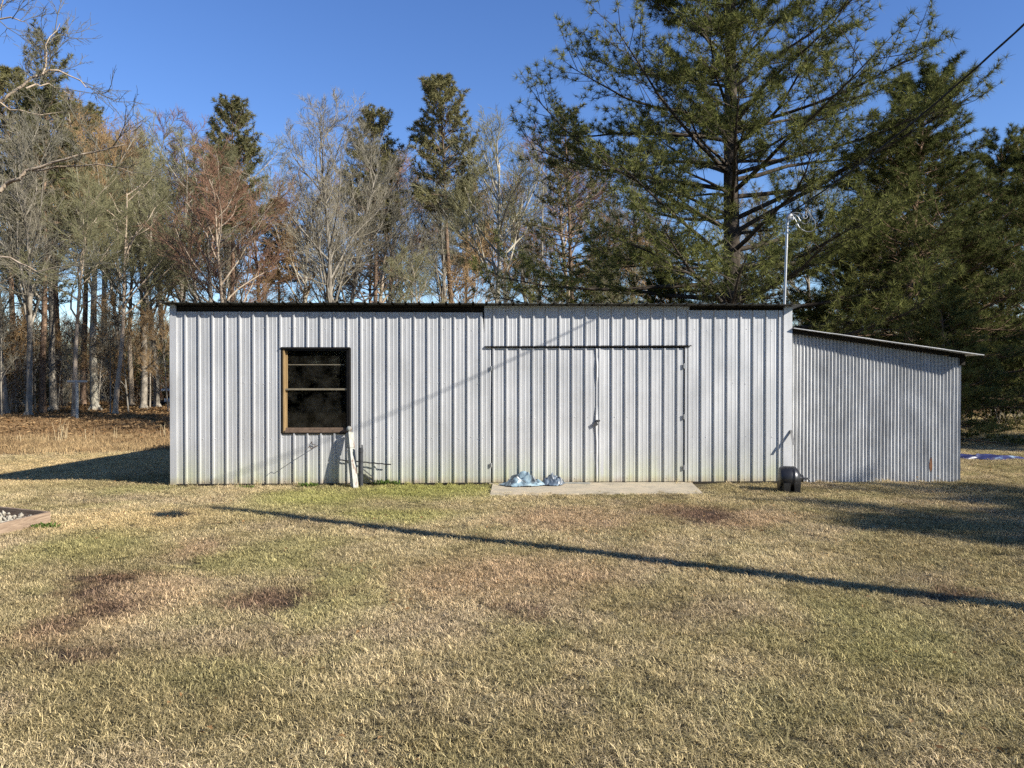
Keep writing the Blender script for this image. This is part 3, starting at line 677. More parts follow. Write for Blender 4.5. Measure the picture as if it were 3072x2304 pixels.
def crumple(name, c, sx, sy, sz, seed, mat, label, n=80, sharp=1.0):
    V = []
    for j in range(n+1):
        for i in range(n+1):
            u, v = i/n*2-1, j/n*2-1; rr = min(1.0, math.hypot(u, v))
            ang = math.atan2(v, u); edge = 1+0.22*mnoise.noise(Vector((math.cos(ang)*1.6+seed, math.sin(ang)*1.6, 0)))
            p = Vector((u*1.5+seed*7.3, v*1.5, seed))
            w1 = mnoise.noise(p*0.8); w2 = mnoise.noise(p*0.8+Vector((9,4,1))); w3 = mnoise.noise(p*1.7)
            f1 = abs(math.sin(3.0*(0.85*u+0.5*v)+3.0*w1+seed)); f2 = abs(math.sin(4.6*(-0.45*u+0.9*v)+3.4*w2+2*seed)); f3 = abs(math.sin(9.0*(0.95*u-0.3*v)+4.0*w3))
            rid = 0.50*f1+0.32*(1-f2)+0.13*f3
            hgt = max(0.0, (1-rr**2.4))*(0.25+0.85*rid)*(0.75+0.5*w2) + 0.07*rid*sharp
            hgt = max(0.0, hgt)
            V.append((c.x+u*sx*edge + 0.10*sx*mnoise.noise(p*2.3), c.y+v*sy*edge+0.10*sy*mnoise.noise(p*2.1+Vector((5,0,0))), c.z+0.006+hgt*sz))
    F = [(j*(n+1)+i, j*(n+1)+i+1, (j+1)*(n+1)+i+1, (j+1)*(n+1)+i) for j in range(n) for i in range(n)
         if math.hypot((i+0.5)/n*2-1, (j+0.5)/n*2-1) < 1.0+0.08*mnoise.noise(Vector((i*0.4, j*0.4, seed)))]
    mb = MB(); mb.add(V, F); o = mb.build(name, mat, None, True, (c.x, c.y, c.z)); tag(o, label, 'tarp'); return o
c1 = ground(1568, 1461); c1.z = 0.027; crumple('crumpled_tarp', c1, 0.35, 0.22, 0.25, 2.0, M['tarp'], 'crumpled pale blue and grey tarp heap on the front of the concrete apron')
c2 = ground(1650, 1451); c2.z = 0.027; c2.y = -0.28; crumple('crumpled_tarp', c2, 0.22, 0.17, 0.24, 5.0, M['tarp2'], 'smaller slate blue tarp bundle against the door behind the pale heap')
a = ground(1680, 1447); a.y = -0.12; b = ground(1764, 1450); b.y = -0.20
mb = MB(); mb.obox(((a.x+b.x)/2, (a.y+b.y)/2, 0.040), ((b.x-a.x)/2, (b.y-a.y)/2, 0), (0.004, 0.02, 0), (0,0,0.010)); o = mb.build('wood_stake', M['greywood']); tag(o, 'thin weathered stake lying on the apron along the doors', 'stake')

# black moulded drum on its side with cut-away foot and coned hub
dc = ground(2366, 1474); dc.z = 0
drum = empty('plastic_drum', dc, 'black plastic drum-shaped reel housing on two feet by the shed corner', 'drum')
Md = Matrix.Translation(dc+Vector((-0.01,0,0.215))) @ Matrix.Rotation(R(-14),4,'Z') @ Matrix.Rotation(R(90),4,'Y')
def PD(mb, name, mat, smooth=True): o = mb.build(name, mat, None, smooth); o.parent = drum; o.matrix_parent_inverse = Matrix.Translation(dc).inverted(); return o
PD(MB().lathe([(0.02,-0.140),(0.150,-0.140),(0.178,-0.128),(0.192,-0.095),(0.197,-0.04),(0.196,0.03),(0.190,0.05),(0.196,0.056),(0.196,0.085),(0.189,0.092),(0.178,0.125),(0.150,0.142),(0.146,0.150),(0.11,0.168),(0.06,0.20),(0.055,0.235),(0.02,0.238)], 40, Md), 'body', M['black'])
for lx in (-0.10, 0.065):
    V = []; 
    for (z, hw, y0, y1) in ((0.0,0.050,-0.19,0.10),(0.06,0.048,-0.20,0.11),(0.16,0.055,-0.205,0.12)):
        V += [(dc.x+lx-hw, dc.y+y0, z), (dc.x+lx+hw, dc.y+y0, z), (dc.x+lx+hw, dc.y+y1, z), (dc.x+lx-hw, dc.y+y1, z)]
    F = [(4*i+j, 4*i+(j+1)%4, 4*i+4+(j+1)%4, 4*i+4+j) for i in range(2) for j in range(4)]+[(3,2,1,0),(8,9,10,11)]
    mb = MB(); mb.add(V, F); PD(mb, 'foot', M['black'])
PD(MB().tube([Md @ Vector((0,0,0.20)), Md @ Vector((0.0,0.01,0.30)), Md @ Vector((0.03,0.01,0.34))], [0.02,0.016,0.012], 8), 'axle', M['black'])

# raised garden bed at the left
bc = ground(152, 1570); bf = ground(-160, 1648); bb = ground(-160, 1536)
bc.z = bf.z = bb.z = gz(bc.x, bc.y)
bed = empty('raised_bed', bc, 'weathered plank raised bed of pale rubble cut off by the photo edge', 'garden bed')
def PB(mb, name, mat): o = mb.build(name, mat, None); o.parent = bed; o.matrix_parent_inverse = Matrix.Translation(bc).inverted(); return o
u = (bf-bc).normalized(); v = (bb-bc).normalized(); v = v.normalized()
H_ = 0.17; zB = bc.z-0.03
for (d0, o0, L_) in ((u, v, 2.4), (v, u, 2.2)):
    nrm = o0
    for q in range(1):
        mb = MB(); mb.obox(bc+d0*(L_/2)+nrm*0.02+Vector((0,0,H_/2-0.02)), d0*(L_/2-(0.0 if d0 is u else 0.041)) + (d0*0.0), nrm*0.019, Vector((0,0,H_/2))); PB(mb, 'plank', M['bedwood'])
far1 = bc+u*2.4; far2 = bc+v*2.2
mb = MB(); mb.obox(far1+v*1.1+Vector((0,0,H_/2-0.02)), v*1.1, u*0.019, Vector((0,0,H_/2))); PB(mb, 'plank', M['bedwood'])
mb = MB(); mb.obox(far2+u*1.2+Vector((0,0,H_/2-0.02)), u*1.2, v*0.019, Vector((0,0,H_/2))); PB(mb, 'plank', M['bedwood'])
mb = MB(); n = 24; V = []
for j in range(n+1):
    for i in range(n+1):
        p = bc+u*(0.04+2.34*i/n)+v*(0.04+2.14*j/n); V.append((p.x, p.y, p.z+0.06+0.03*mnoise.noise(Vector((i*0.5,j*0.5,3)))))
mb.add(V, [(j*(n+1)+i, (j+1)*(n+1)+i, (j+1)*(n+1)+i+1, j*(n+1)+i+1) for j in range(n) for i in range(n)])
PB(mb, 'soil', simple('bed_soil', (0.16,0.12,0.08), 0.95, 0, 0.5, 20, 0.6))
mb = MB(); rng = random.Random(9)
for _ in range(900):
    p = bc+u*rng.uniform(0.08,2.3)+v*rng.uniform(0.08,2.1); s = rng.uniform(0.015,0.05)
    Q = Matrix.Translation((p.x, p.y, p.z+0.06+rng.uniform(0,0.045))) @ Matrix.Rotation(rng.uniform(0,6),4,Vector((rng.random(),rng.random(),rng.random()+.1)).normalized())
    vv = [Q @ Vector((s*a*rng.uniform(.6,1.3), s*b*rng.uniform(.5,1.1), s*c_*rng.uniform(.35,.8))) for a,b,c_ in ((1,0,0),(-1,0,0),(0,1,0),(0,-1,0),(0,0,1),(0,0,-1))]
    mb.add(vv, [(0,2,4),(2,1,4),(1,3,4),(3,0,4),(2,0,5),(1,2,5),(3,1,5),(0,3,5)])
o = PB(mb, 'rubble', simple('pale_rubble', (0.40,0.36,0.28), 0.9, 0, 0.35, 9, 0.3)); tag(o, kind='stuff')

# clothes-line post beyond the yard
tb = ground(231, 1259); tt_h = 1.855 + ((1152-1143)/F_PX-math.sin(PITCH))*(tb-CAM).length*0.98 - tb.z
tp = empty('clothesline_post', tb, 'grey T-shaped clothesline post standing before the woods', 'post')
sc = (tb-CAM).length/F_PX
o = MB().tube([(0,0,-0.1),(0.01,0,tt_h*0.5),(0,0,tt_h)], 0.075, 8).build('upright', M['greywood'], tp, True)
o = MB().box(-24*sc, 26*sc, -0.05, 0.05, tt_h-0.05, tt_h+0.06, 0.01).build('crossbar', M['greywood'], tp)

# small cart half hidden behind the shed corner
gc = ground(520, 1212)
cart = empty('garden_cart', gc, 'small dark cart with white canopy half hidden behind the shed', 'cart')
sc = (gc-CAM).length/F_PX
k = sc*1.0
MB().box(-10*k, 50*k, -0.5, 0.6, 0.18, 0.62, 0.05).build('body', M['rubber'], cart)
MB().box(-26*k, 55*k, -0.55, 0.65, 36*k, 42*k, 0.02).build('canopy', M['whitecart'], cart)
for (xx, yy) in ((-8*k,-0.45),(45*k,-0.45),(-8*k,0.55),(45*k,0.55)): MB().box(xx-0.03, xx+0.03, yy-0.03, yy+0.03, 0.5, 36*k).build('canopy_post', M['rubber'], cart)
MB().box(-16*k, 40*k, -0.62, -0.52, 0.20, 0.46, 0.02).build('side_panel', M['whitecart'], cart)
for (xx, yy) in ((-2*k,-0.5),(40*k,-0.5),(-2*k,0.6),(40*k,0.6)):
    MB().lathe([(0.08,-0.09),(0.24,-0.09),(0.26,-0.05),(0.26,0.05),(0.24,0.09),(0.08,0.09)], 18, Matrix.Translation((xx,yy,0.26)) @ Matrix.Rotation(math.pi/2,4,'X')).build('wheel', M['rubber'], cart, True)
tr_ = ground(480, 1216); 
o = MB().lathe([(0.55,0.0),(0.62,0.05),(0.66,0.26),(0.60,0.28),(0.50,0.10),(0.2,0.08)], 24, Matrix.Diagonal((1,0.7,1,1))).build('stock_tub', M['black'], None, True, None); o.location = tr_
tag(o, 'low black tub on the leaves beside the cart', 'tub')

# blue tarp lying on the grass beyond the lean-to
c3 = ground(2960, 1376); crumple('ground_tarp', c3, 0.85, 0.33, 0.16, 8.0, M['bluetarp'], 'flattened blue tarp on shaded grass right of the lean-to')

# ------------------------------------------------------------------ electric service: mast, pole, cable
mtop = at_y(2362, 655, 0.45); mbase = at_y(2353, 905, 0.45)
mast = empty('service_mast', (mbase.x, 0.45, ZT), 'slim pale metal service mast with looped wires on the shed roof', 'mast')
def PM(mb, name, mat, smooth=True): o = mb.build(name, mat, None, smooth); o.parent = mast; o.matrix_parent_inverse = Matrix.Translation(mast.location).inverted(); return o
PM(MB().tube([(mbase.x-0.004,0.45,ZT-0.25), (mbase.x,0.45,ZT), (mtop.x,0.45,mtop.z)], 0.024, 14), 'conduit', M['galvpipe'])
zc = mbase.z+(mtop.z-mbase.z)*0.66; xc = mbase.x+(mtop.x-mbase.x)*0.66
PM(MB().lathe([(0.024,-0.025),(0.029,-0.02),(0.029,0.02),(0.024,0.025)], 14, Matrix.Translation((xc,0.45,zc))), 'coupling', M['galvpipe'])
hd = Matrix.Translation((mtop.x+0.02,0.43,mtop.z+0.03)) @ Matrix.Rotation(R(50),4,'Y')
PM(MB().lathe([(0.030,-0.05),(0.04,-0.03),(0.046,0.02),(0.038,0.05),(0.015,0.065)], 14, hd), 'weatherhead', M['galvpipe'])
PM(MB().tube([(mtop.x+0.03,0.40,mtop.z-0.02),(mtop.x+0.08,0.36,mtop.z-0.02)], 0.022, 8), 'insulator', M['whitecart'])
rngw = random.Random(4)
hx, hz_ = mtop.x+0.07, mtop.z+0.06
def loopwire(pts_):
    ctrl = [Vector((mtop.x+(p-2362)*0.00602, 0.42-0.03*i, mtop.z+(655-q)*0.00602)) for i, (p, q) in enumerate(pts_)]; out = []
    for i in range(len(ctrl)-1):
        a_, b_, c_, d_ = ctrl[max(0,i-1)], ctrl[i], ctrl[i+1], ctrl[min(len(ctrl)-1,i+2)]
        for t in np.linspace(0,1,6)[:-1]:
            out.append(0.5*((2*b_)+(c_-a_)*t+(2*a_-5*b_+4*c_-d_)*t*t+(3*b_-a_-3*c_+d_)*t**3))
    return out+[ctrl[-1]]
for w in ([(2374,645),(2383,662),(2394,686),(2412,698),(2428,697),(2434,686),(2430,670),(2420,660),(2404,632)],
          [(2374,643),(2388,650),(2398,668),(2410,675),(2419,664),(2418,652),(2410,643),(2400,632)],
          [(2374,641),(2386,640),(2402,645),(2414,652),(2408,660),(2398,658),(2392,648),(2402,634)]): PM(MB().tube(loopwire(w), 0.0075, 6), 'wire_loop', M['wire'])
anchor = Vector((mtop.x+0.05, 0.40, mtop.z+0.10))
PB_ = Vector((7.55, -9.15, 0)); PTOP = Vector((7.75, -9.30, 7.35))
pole = empty('utility_pole', PB_, 'tall wooden utility pole beyond the photo edge throwing the long shadow across the lawn', 'pole')
def PU(mb, name, mat, smooth=True): o = mb.build(name, mat, None, smooth); o.parent = pole; o.matrix_parent_inverse = Matrix.Translation(PB_).inverted(); return o
PU(MB().tube([PB_+Vector((0,0,-0.3)), PB_.lerp(PTOP,0.5), PTOP], [0.16,0.14,0.115], 14), 'shaft', M['pole'])
PU(MB().tube([PTOP, PTOP+Vector((0,0,1.56))], 0.022, 8), 'top_bracket', M['galvpipe'])
PU(MB().tube([PTOP+Vector((-0.05,0.0,-0.35)), PTOP+Vector((-0.45,0.1,-0.05)), PTOP+Vector((-0.5,-0.42,0.0))], 0.025, 8), 'lamp_arm', M['galvpipe'])
PU(MB().lathe([(0.05,0.12),(0.12,0.08),(0.22,-0.02),(0.20,-0.10),(0.08,-0.13)], 16, Matrix.Translation(PTOP+Vector((-0.55,-0.45,-0.05)))), 'lamp_head', M['galvpipe'])
cab_top = PTOP+Vector((0,0.0,1.75))
pts = []
for t in np.linspace(0,1,40):
    p = anchor.lerp(cab_top-Vector((0,0,0.2)), t); p.z -= 0.58*4*t*(1-t); pts.append(p)
cable = empty('power_cable', anchor, 'black twisted overhead cable running from the mast up to the photo corner', 'cable')
for q in range(3):
    pq = []
    for i, p in enumerate(pts):
        a = i*0.9+q*2.094; pq.append(p+Vector((0.008*math.cos(a), 0.0, 0.008*math.sin(a))))
    o = MB().tube(pq, 0.0072, 6).build('strand', M['cable'], None, True); o.parent = cable; o.matrix_parent_inverse = Matrix.Translation(anchor).inverted()

#TREES#
# ------------------------------------------------------------------ trees: meshes
def prisms(P0, P1, R0, R1, n):
    """vectorised n-sided tapered prisms; returns verts, loops, sizes"""
    P0, P1 = np.asarray(P0, np.float64), np.asarray(P1, np.float64); R0, R1 = np.asarray(R0), np.asarray(R1)
    T = P1-P0; T /= np.maximum(np.linalg.norm(T, axis=1, keepdims=True), 1e-6)
    up = np.where(np.abs(T[:,2:3]) < 0.9, np.array([[0,0,1.0]]), np.array([[1.0,0,0]]))
    A = np.cross(T, up); A /= np.linalg.norm(A, axis=1, keepdims=True); B = np.cross(T, A)
    k = len(P0); V = np.zeros((k, 2, n, 3)); th = 2*np.pi*np.arange(n)/n
    D = A[:,None,:]*np.cos(th)[None,:,None] + B[:,None,:]*np.sin(th)[None,:,None]
    V[:,0] = P0[:,None,:] + D*R0[:,None,None]; V[:,1] = P1[:,None,:] + D*R1[:,None,None]
    base = (np.arange(k)*2*n)[:,None,None]; j = np.arange(n); q = np.stack([j, (j+1)%n, n+(j+1)%n, n+j], 1)[None]
    L = (base+q).reshape(-1); return V.reshape(-1,3), L, np.full(k*n, 4)
def merge(parts):
    VV, LL, SS, o = [], [], [], 0
    for V, L, Sz in parts:
        VV.append(V); LL.append(L+o); SS.append(Sz); o += len(V)
    return np.concatenate(VV), np.concatenate(LL), np.concatenate(SS)
def unit(v): return v/max(1e-9, math.sqrt(v[0]*v[0]+v[1]*v[1]+v[2]*v[2]))
def perp(rng, d):
    a = np.cross(d, [rng.gauss(0,1), rng.gauss(0,1), rng.gauss(0,1)]); return unit(a)

def bare_tree(name, seed, H, r0, clear=0.42, n1=15, n2=8, n3=7, n4=5, ang=(28,46), spread=0.36, up=0.10, lean=0.02, fork=True, twig=0.010, wig=0.05):
    """leafless broadleaf: trunk, ascending limbs, branches and fine twigs. returns (trunk mesh, crown mesh)"""
    rng = random.Random(seed); thick, fine = [], []
    def walk(p, d, L, ra, rb, nseg, level, wiggle, tropism):
        pts = [p]; 
        for i in range(nseg):
            d = unit(d + np.array([rng.gauss(0,wiggle), rng.gauss(0,wiggle), rng.gauss(0,wiggle)*0.6+tropism])); p = p+d*(L/nseg); pts.append(p)
        for i in range(nseg):
            a = ra+(rb-ra)*i/nseg; b = ra+(rb-ra)*(i+1)/nseg
            (thick if level < 2 else fine).append((pts[i], pts[i+1], a, b, level))
        return pts
    d0 = unit(np.array([rng.gauss(0,lean), rng.gauss(0,lean), 1.0]))
    trunk = walk(np.array([0,0,-0.2]), d0, H*0.86, r0, r0*0.16, 16, 0, 0.022, 0.03)
    def along(pts, t):
        f = t*(len(pts)-1); i = min(int(f), len(pts)-2); return pts[i]+(pts[i+1]-pts[i])*(f-i), unit(pts[i+1]-pts[i])
    def kids(pts, n, lo, hi, Lf, ra, level, a_lo, a_hi, trop):
        for k in range(n):
            t = lo+(hi-lo)*((k+rng.random())/n); p, d = along(pts, t); q = perp(rng, d)
            th = R(rng.uniform(a_lo, a_hi)); dd = unit(d*math.cos(th)+q*math.sin(th)); L = Lf(t)*rng.uniform(0.7,1.2)
            r = ra*(1-0.6*t)
            if level == 1:
                pts1 = walk(p, dd, L, r, r*0.22, 7, 1, wig*1.6, trop); kids(pts1, n2, 0.22, 1.0, lambda t: L*0.50*(1.15-0.6*t), r*0.42, 2, 24, 50, 0.06)
            elif level == 2:
                pts2 = walk(p, dd, L, r, max(twig, r*0.25), 4, 2, wig*2, trop); kids(pts2, n3, 0.15, 1.0, lambda t: L*0.5*(1.1-0.5*t), max(twig*1.3, r*0.4), 3, 22, 48, 0.05)
            elif level == 3:
                pts3 = walk(p, dd, max(L,0.35), r, twig*0.7, 2, 3, wig*2, trop); kids(pts3, n4, 0.15, 1.0, lambda t: max(0.35, L*0.6), twig, 4, 18, 42, 0.04)
            else:
                walk(p, dd, max(0.25, L), twig*0.85, twig*0.3, 1, 4, 0.05, 0.04)
    kids(trunk, n1, clear, 1.0, lambda t: H*spread*(1.25-0.75*t), r0*0.5, 1, ang[0], ang[1], up)
    # root flare
    for k in range(5):
        a = k*1.257+rng.random(); thick.append((np.array([0,0,0.35*r0/0.2]), np.array([math.cos(a)*r0*1.9, math.sin(a)*r0*1.9, -0.15]), r0*0.7, r0*0.25, 0))
    def tom(lst, groups):
        parts = []
        for n, f in groups:
            q = [s for s in lst if f(s[4])]
            if q: parts.append(prisms([s[0] for s in q], [s[1] for s in q], [s[2] for s in q], [s[3] for s in q], n))
        return merge(parts)
    V, L, Sz = tom(thick, ((9, lambda l: l == 0), (6, lambda l: l == 1))); mt = mesh_arr(name+'_trunk', V, L, Sz, smooth=True)
    V, L, Sz = tom(fine, ((4, lambda l: l == 2), (3, lambda l: l >= 3))); mc = mesh_arr(name+'_crown', V, L, Sz)
    return mt, mc

def needles(C, D, rng, per, ln, wd):
    """tufts of needles at points C pointing along D: each needle one thin triangle"""
    C = np.asarray(C); D = np.asarray(D); k = len(C); C = np.repeat(C, per, 0); D = np.repeat(D, per, 0)
    Rn = rng.normal(size=C.shape); N = D*0.70+Rn*0.66; N /= np.linalg.norm(N, axis=1, keepdims=True)
    Sd = np.cross(N, rng.normal(size=C.shape)); Sd /= np.maximum(np.linalg.norm(Sd, axis=1, keepdims=True), 1e-6)
    l = ln*rng.uniform(0.7,1.2,(len(C),1)); w = wd*rng.uniform(0.7,1.2,(len(C),1))
    droop = np.zeros_like(C); droop[:,2] = -0.12*l[:,0]
    V = np.stack([C-Sd*w*0.5, C+Sd*w*0.5, C+N*l+droop], 1).reshape(-1,3)
    return V, np.arange(len(V)), np.full(len(C), 3)
def pine_tree(name, seed, H, r0, clear, prof, nwh=20, per_wh=5, per=14, ln=0.2, wd=0.014, branchlets=9, tufts=4, trunk_top=0.97, ang0=80, ang1=35, density=1.0, bend=0.03):
    """southern pine: straight trunk, whorled limbs, needle tufts at the shoot ends. prof(t) = limb length at height t of the crown"""
    rng = random.Random(seed); nr = np.random.default_rng(seed); thick, fine, C, D = [], [], [], []
    pts = [np.array([0,0,-0.2])]; d = unit(np.array([rng.gauss(0,bend), rng.gauss(0,bend), 1]))
    for i in range(14):
        d = unit(d+np.array([rng.gauss(0,0.012), rng.gauss(0,0.012), 0.02])); pts.append(pts[-1]+d*(H*trunk_top/14))
    for i in range(14): thick.append((pts[i], pts[i+1], r0*(1-0.85*i/14), r0*(1-0.85*(i+1)/14), 0))
    def at_h(h):
        f = min(13.999, max(0, h/(H*trunk_top)*14)); i = int(f); return pts[i]+(pts[i+1]-pts[i])*(f-i)
    for w in range(nwh):
        t = (w+rng.uniform(-0.3,0.3))/nwh; t = min(1, max(0, t)); h = clear+(H*trunk_top-clear)*t
        n = max(2, int(round(per_wh*rng.uniform(0.7,1.25)))); az0 = rng.uniform(0,6.28)
        for b in range(n):
            az = az0+6.283*b/n+rng.gauss(0,0.3); L = prof(t)*rng.uniform(0.6,1.12); el = R(90-(ang0+(ang1-ang0)*t)+rng.gauss(0,7))
            p = at_h(h+rng.uniform(-0.15,0.15)); dd = np.array([math.cos(az)*math.cos(el), math.sin(az)*math.cos(el), math.sin(el)])
            rb = max(0.018, r0*0.30*(1-0.65*t)*min(1, L/max(prof(0.3),0.1))); ns = 6; bp = [p]
            for i in range(ns):
                dd = unit(dd+np.array([rng.gauss(0,0.09), rng.gauss(0,0.09), rng.gauss(0.015,0.06)+(0.05 if i > 2 else -0.02)])); bp.append(bp[-1]+dd*(L/ns))
            for i in range(ns): thick.append((bp[i], bp[i+1], rb*(1-0.85*i/ns), rb*(1-0.85*(i+1)/ns), 1))
            nb = max(3, int(branchlets*density*(0.5+0.5*L/max(prof(0.3),0.1))))
            for k in range(nb):
                s = 0.34+0.66*(k+rng.random())/nb; f = s*ns; i = min(ns-1, int(f)); q = bp[i]+(bp[i+1]-bp[i])*(f-i); bd = unit(bp[i+1]-bp[i])
                side = unit(np.cross(bd, [0,0,1]))*(1 if k % 2 else -1); sd = unit(bd*rng.uniform(0.5,1.0)+side*rng.uniform(0.3,1.0)+np.array([0,0,rng.uniform(-0.25,0.65)]))
                l = (0.16+0.22*(1-s*0.5))*L*rng.uniform(0.6,1.1); l = min(l, 1.7); e1 = q+sd*l*0.5; sd2 = unit(sd+np.array([rng.gauss(0,0.15),rng.gauss(0,0.15),0.25])); e2 = e1+sd2*l*0.5
                fine.append((q, e1, 0.013, 0.010, 2)); fine.append((e1, e2, 0.010, 0.006, 2))
                for m_ in range(tufts):
                    u = 0.35+0.65*(m_+1)/tufts; c = (q+(e1-q)*u*2) if u < 0.5 else (e1+(e2-e1)*(u*2-1))
                    o = nr.normal(size=3)*0.10*min(1,l); o[2] = abs(o[2])*0.7; tip = unit(sd2*0.8+nr.normal(size=3)*0.45+np.array([0,0,0.3]))
                    if m_ < tufts-1: fine.append((c, c+o, 0.006, 0.004, 2))
                    C.append(c+(o if m_ < tufts-1 else 0)); D.append(tip)
            C.append(bp[-1]); D.append(unit(bp[-1]-bp[-2]))
    C.append(pts[-1]); D.append(np.array([0,0,1.0]))
    q = [s for s in thick if s[4] == 0]; q1 = [s for s in thick if s[4] == 1]
    V, L, Sz = merge([prisms(*[[s[i] for s in q] for i in range(4)], 10), prisms(*[[s[i] for s in q1] for i in range(4)], 5), prisms(*[[s[i] for s in fine] for i in range(4)], 3)])
    mt = mesh_arr(name+'_trunk', V, L, Sz, smooth=True)
    V, L, Sz = needles(C, D, nr, per, ln, wd); mc = mesh_arr(name+'_crown', V, L, Sz)
    return mt, mc

BARK = dict(
    grey=make_bark('grey_bark', (0.13,0.12,0.10), (0.30,0.27,0.22), (0.48,0.44,0.36), 5, (1,1,0.3), 0.5),
    pale=make_bark('pale_mottled_bark', (0.30,0.27,0.20), (0.50,0.46,0.36), (0.70,0.66,0.55), 2.5, (1,1,0.5), 0.3, (0.20,0.16,0.11)),
    tan=make_bark('tan_bark', (0.22,0.165,0.12), (0.42,0.34,0.25), (0.62,0.53,0.41), 4, (1,1,0.35), 0.4),
    pine=make_bark('pine_bark', (0.09,0.06,0.042), (0.25,0.17,0.115), (0.42,0.30,0.21), 7, (1,1,0.35), 0.9),
    dark=make_bark('dark_pine_bark', (0.035,0.03,0.025), (0.09,0.075,0.06), (0.17,0.145,0.115), 7, (1,1,0.35), 0.9))
TWIG = dict(
    grey=make_bark('grey_twigs', (0.18,0.165,0.125), (0.26,0.24,0.18), (0.34,0.31,0.24), 1.2, (1,1,1), 0.0),
    green=make_bark('olive_twigs', (0.17,0.165,0.09), (0.25,0.24,0.13), (0.34,0.32,0.19), 1.0, (1,1,1), 0.0),
    red=make_bark('red_budded_twigs', (0.20,0.11,0.075), (0.29,0.17,0.115), (0.36,0.24,0.16), 1.0, (1,1,1), 0.0),
    pale=make_bark('pale_twigs', (0.40,0.37,0.29), (0.55,0.51,0.41), (0.68,0.64,0.53), 1.0, (1,1,1), 0.0),
    brown=make_bark('brown_twigs', (0.22,0.14,0.07), (0.34,0.23,0.12), (0.44,0.32,0.18), 1.0, (1,1,1), 0.0))
NEEDLE = make_leafy('pine_needles', [(0.2, (0.07,0.085,0.028)), (0.5, (0.20,0.215,0.07)), (0.75, (0.33,0.33,0.12)), (0.95, (0.44,0.41,0.17))], 0.18, 0.5, 0.3)
NEEDLE2 = make_leafy('far_pine_needles', [(0.2, (0.14,0.135,0.06)), (0.55, (0.25,0.235,0.11)), (0.95, (0.38,0.34,0.18))], 0.15, 0.6, 0.2)
LEAFY = make_leafy('evergreen_leaves', [(0.2, (0.03,0.05,0.015)), (0.55, (0.085,0.11,0.035)), (0.95, (0.19,0.19,0.07))], 0.2, 0.45, 0.35)
RUSSET = make_leafy('russet_leaves', [(0.2, (0.13,0.075,0.035)), (0.55, (0.24,0.145,0.065)), (0.95, (0.36,0.24,0.11))], 0.25, 0.6, 0.2)

KIND = {}; HT = {}
def reg(key, meshes, tm, cm):
    mt, mc = meshes; mt.materials.append(tm); mc.materials.append(cm); KIND[key] = (mt, mc); HT[key] = max(v.co.z for v in mc.vertices)
# tree species used in view (heights are real metres; copies are scaled a little)
reg('gumA', bare_tree('gumA', 1, 19, 0.25, 0.36, 18, 9, 7, 6, (30,62), 0.36, 0.06, wig=0.085), BARK['grey'], TWIG['green'])
reg('gumB', bare_tree('gumB', 2, 20, 0.23, 0.30, 20, 9, 7, 6, (20,48), 0.36, 0.08, wig=0.075), BARK['grey'], TWIG['grey'])
reg('gumC', bare_tree('gumC', 3, 17, 0.17, 0.42, 16, 9, 7, 6, (32,66), 0.34, 0.05, wig=0.09), BARK['tan'], TWIG['green'])
reg('maple', bare_tree('maple', 4, 17, 0.20, 0.33, 18, 9, 7, 6, (28,58), 0.40, 0.08, twig=0.011, wig=0.075), BARK['tan'], TWIG['red'])
reg('mapleB', bare_tree('mapleB', 14, 18, 0.25, 0.42, 16, 8, 7, 6, (26,46), 0.36, 0.10, twig=0.011), BARK['pale'], TWIG['brown'])
reg('vase', bare_tree('vase', 5, 20, 0.26, 0.42, 20, 8, 7, 5, (28,58), 0.40, 0.09, wig=0.08), BARK['pale'], TWIG['green'])
KIND['sycamore'] = None; HT['sycamore'] = 22
reg('sapling', bare_tree('sapling', 7, 9, 0.065, 0.30, 14, 6, 5, 4, (22,50), 0.26, 0.08, wig=0.07), BARK['grey'], TWIG['grey'])
reg('saplingB', bare_tree('saplingB', 8, 7, 0.05, 0.22, 14, 6, 6, 4, (24,60), 0.34, 0.06, wig=0.09), BARK['grey'], TWIG['brown'])
reg('snag', bare_tree('snag', 9, 15, 0.15, 0.25, 12, 3, 2, 1, (50,80), 0.10, 0.03, wig=0.03), BARK['grey'], TWIG['grey'])
def rnd_prof(mx): return lambda t: mx*(0.35+1.25*math.sin(math.pi*min(1, 0.18+0.80*t))**0.9)*(1-0.35*t)*0.75
reg('bigpine', pine_tree('bigpine', 21, 24, 0.34, 3.2, lambda t: 7.8*(1-0.60*t)*(0.9+0.15*math.sin(9*t)), 34, 5, 26, 0.25, 0.014, 21, 8, ang0=84, ang1=42), BARK['dark'], NEEDLE)
reg('pineR', pine_tree('pineR', 22, 15, 0.19, 1.6, lambda t: 4.6*(1-0.78*t)+0.3, 30, 5, 24, 0.24, 0.016, 13, 6, ang0=88, ang1=45), BARK['pine'], NEEDLE)
reg('pineS', pine_tree('pineS', 23, 8.5, 0.11, 0.6, lambda t: 2.3*(1-0.82*t)+0.25, 22, 5, 22, 0.21, 0.015, 10, 6, ang0=85, ang1=45), BARK['pine'], NEEDLE)
reg('farpineA', pine_tree('farpineA', 24, 22, 0.22, 12.5, lambda t: 3.0*math.sin(math.pi*(0.22+0.72*t))**0.8, 18, 5, 12, 0.30, 0.042, 10, 5, ang0=82, ang1=35), BARK['pine'], NEEDLE2)
reg('farpineB', pine_tree('farpineB', 25, 20, 0.20, 8.5, lambda t: 3.8*(1-0.65*t), 20, 5, 11, 0.30, 0.042, 9, 4, ang0=84, ang1=40, density=0.8), BARK['pine'], NEEDLE2)

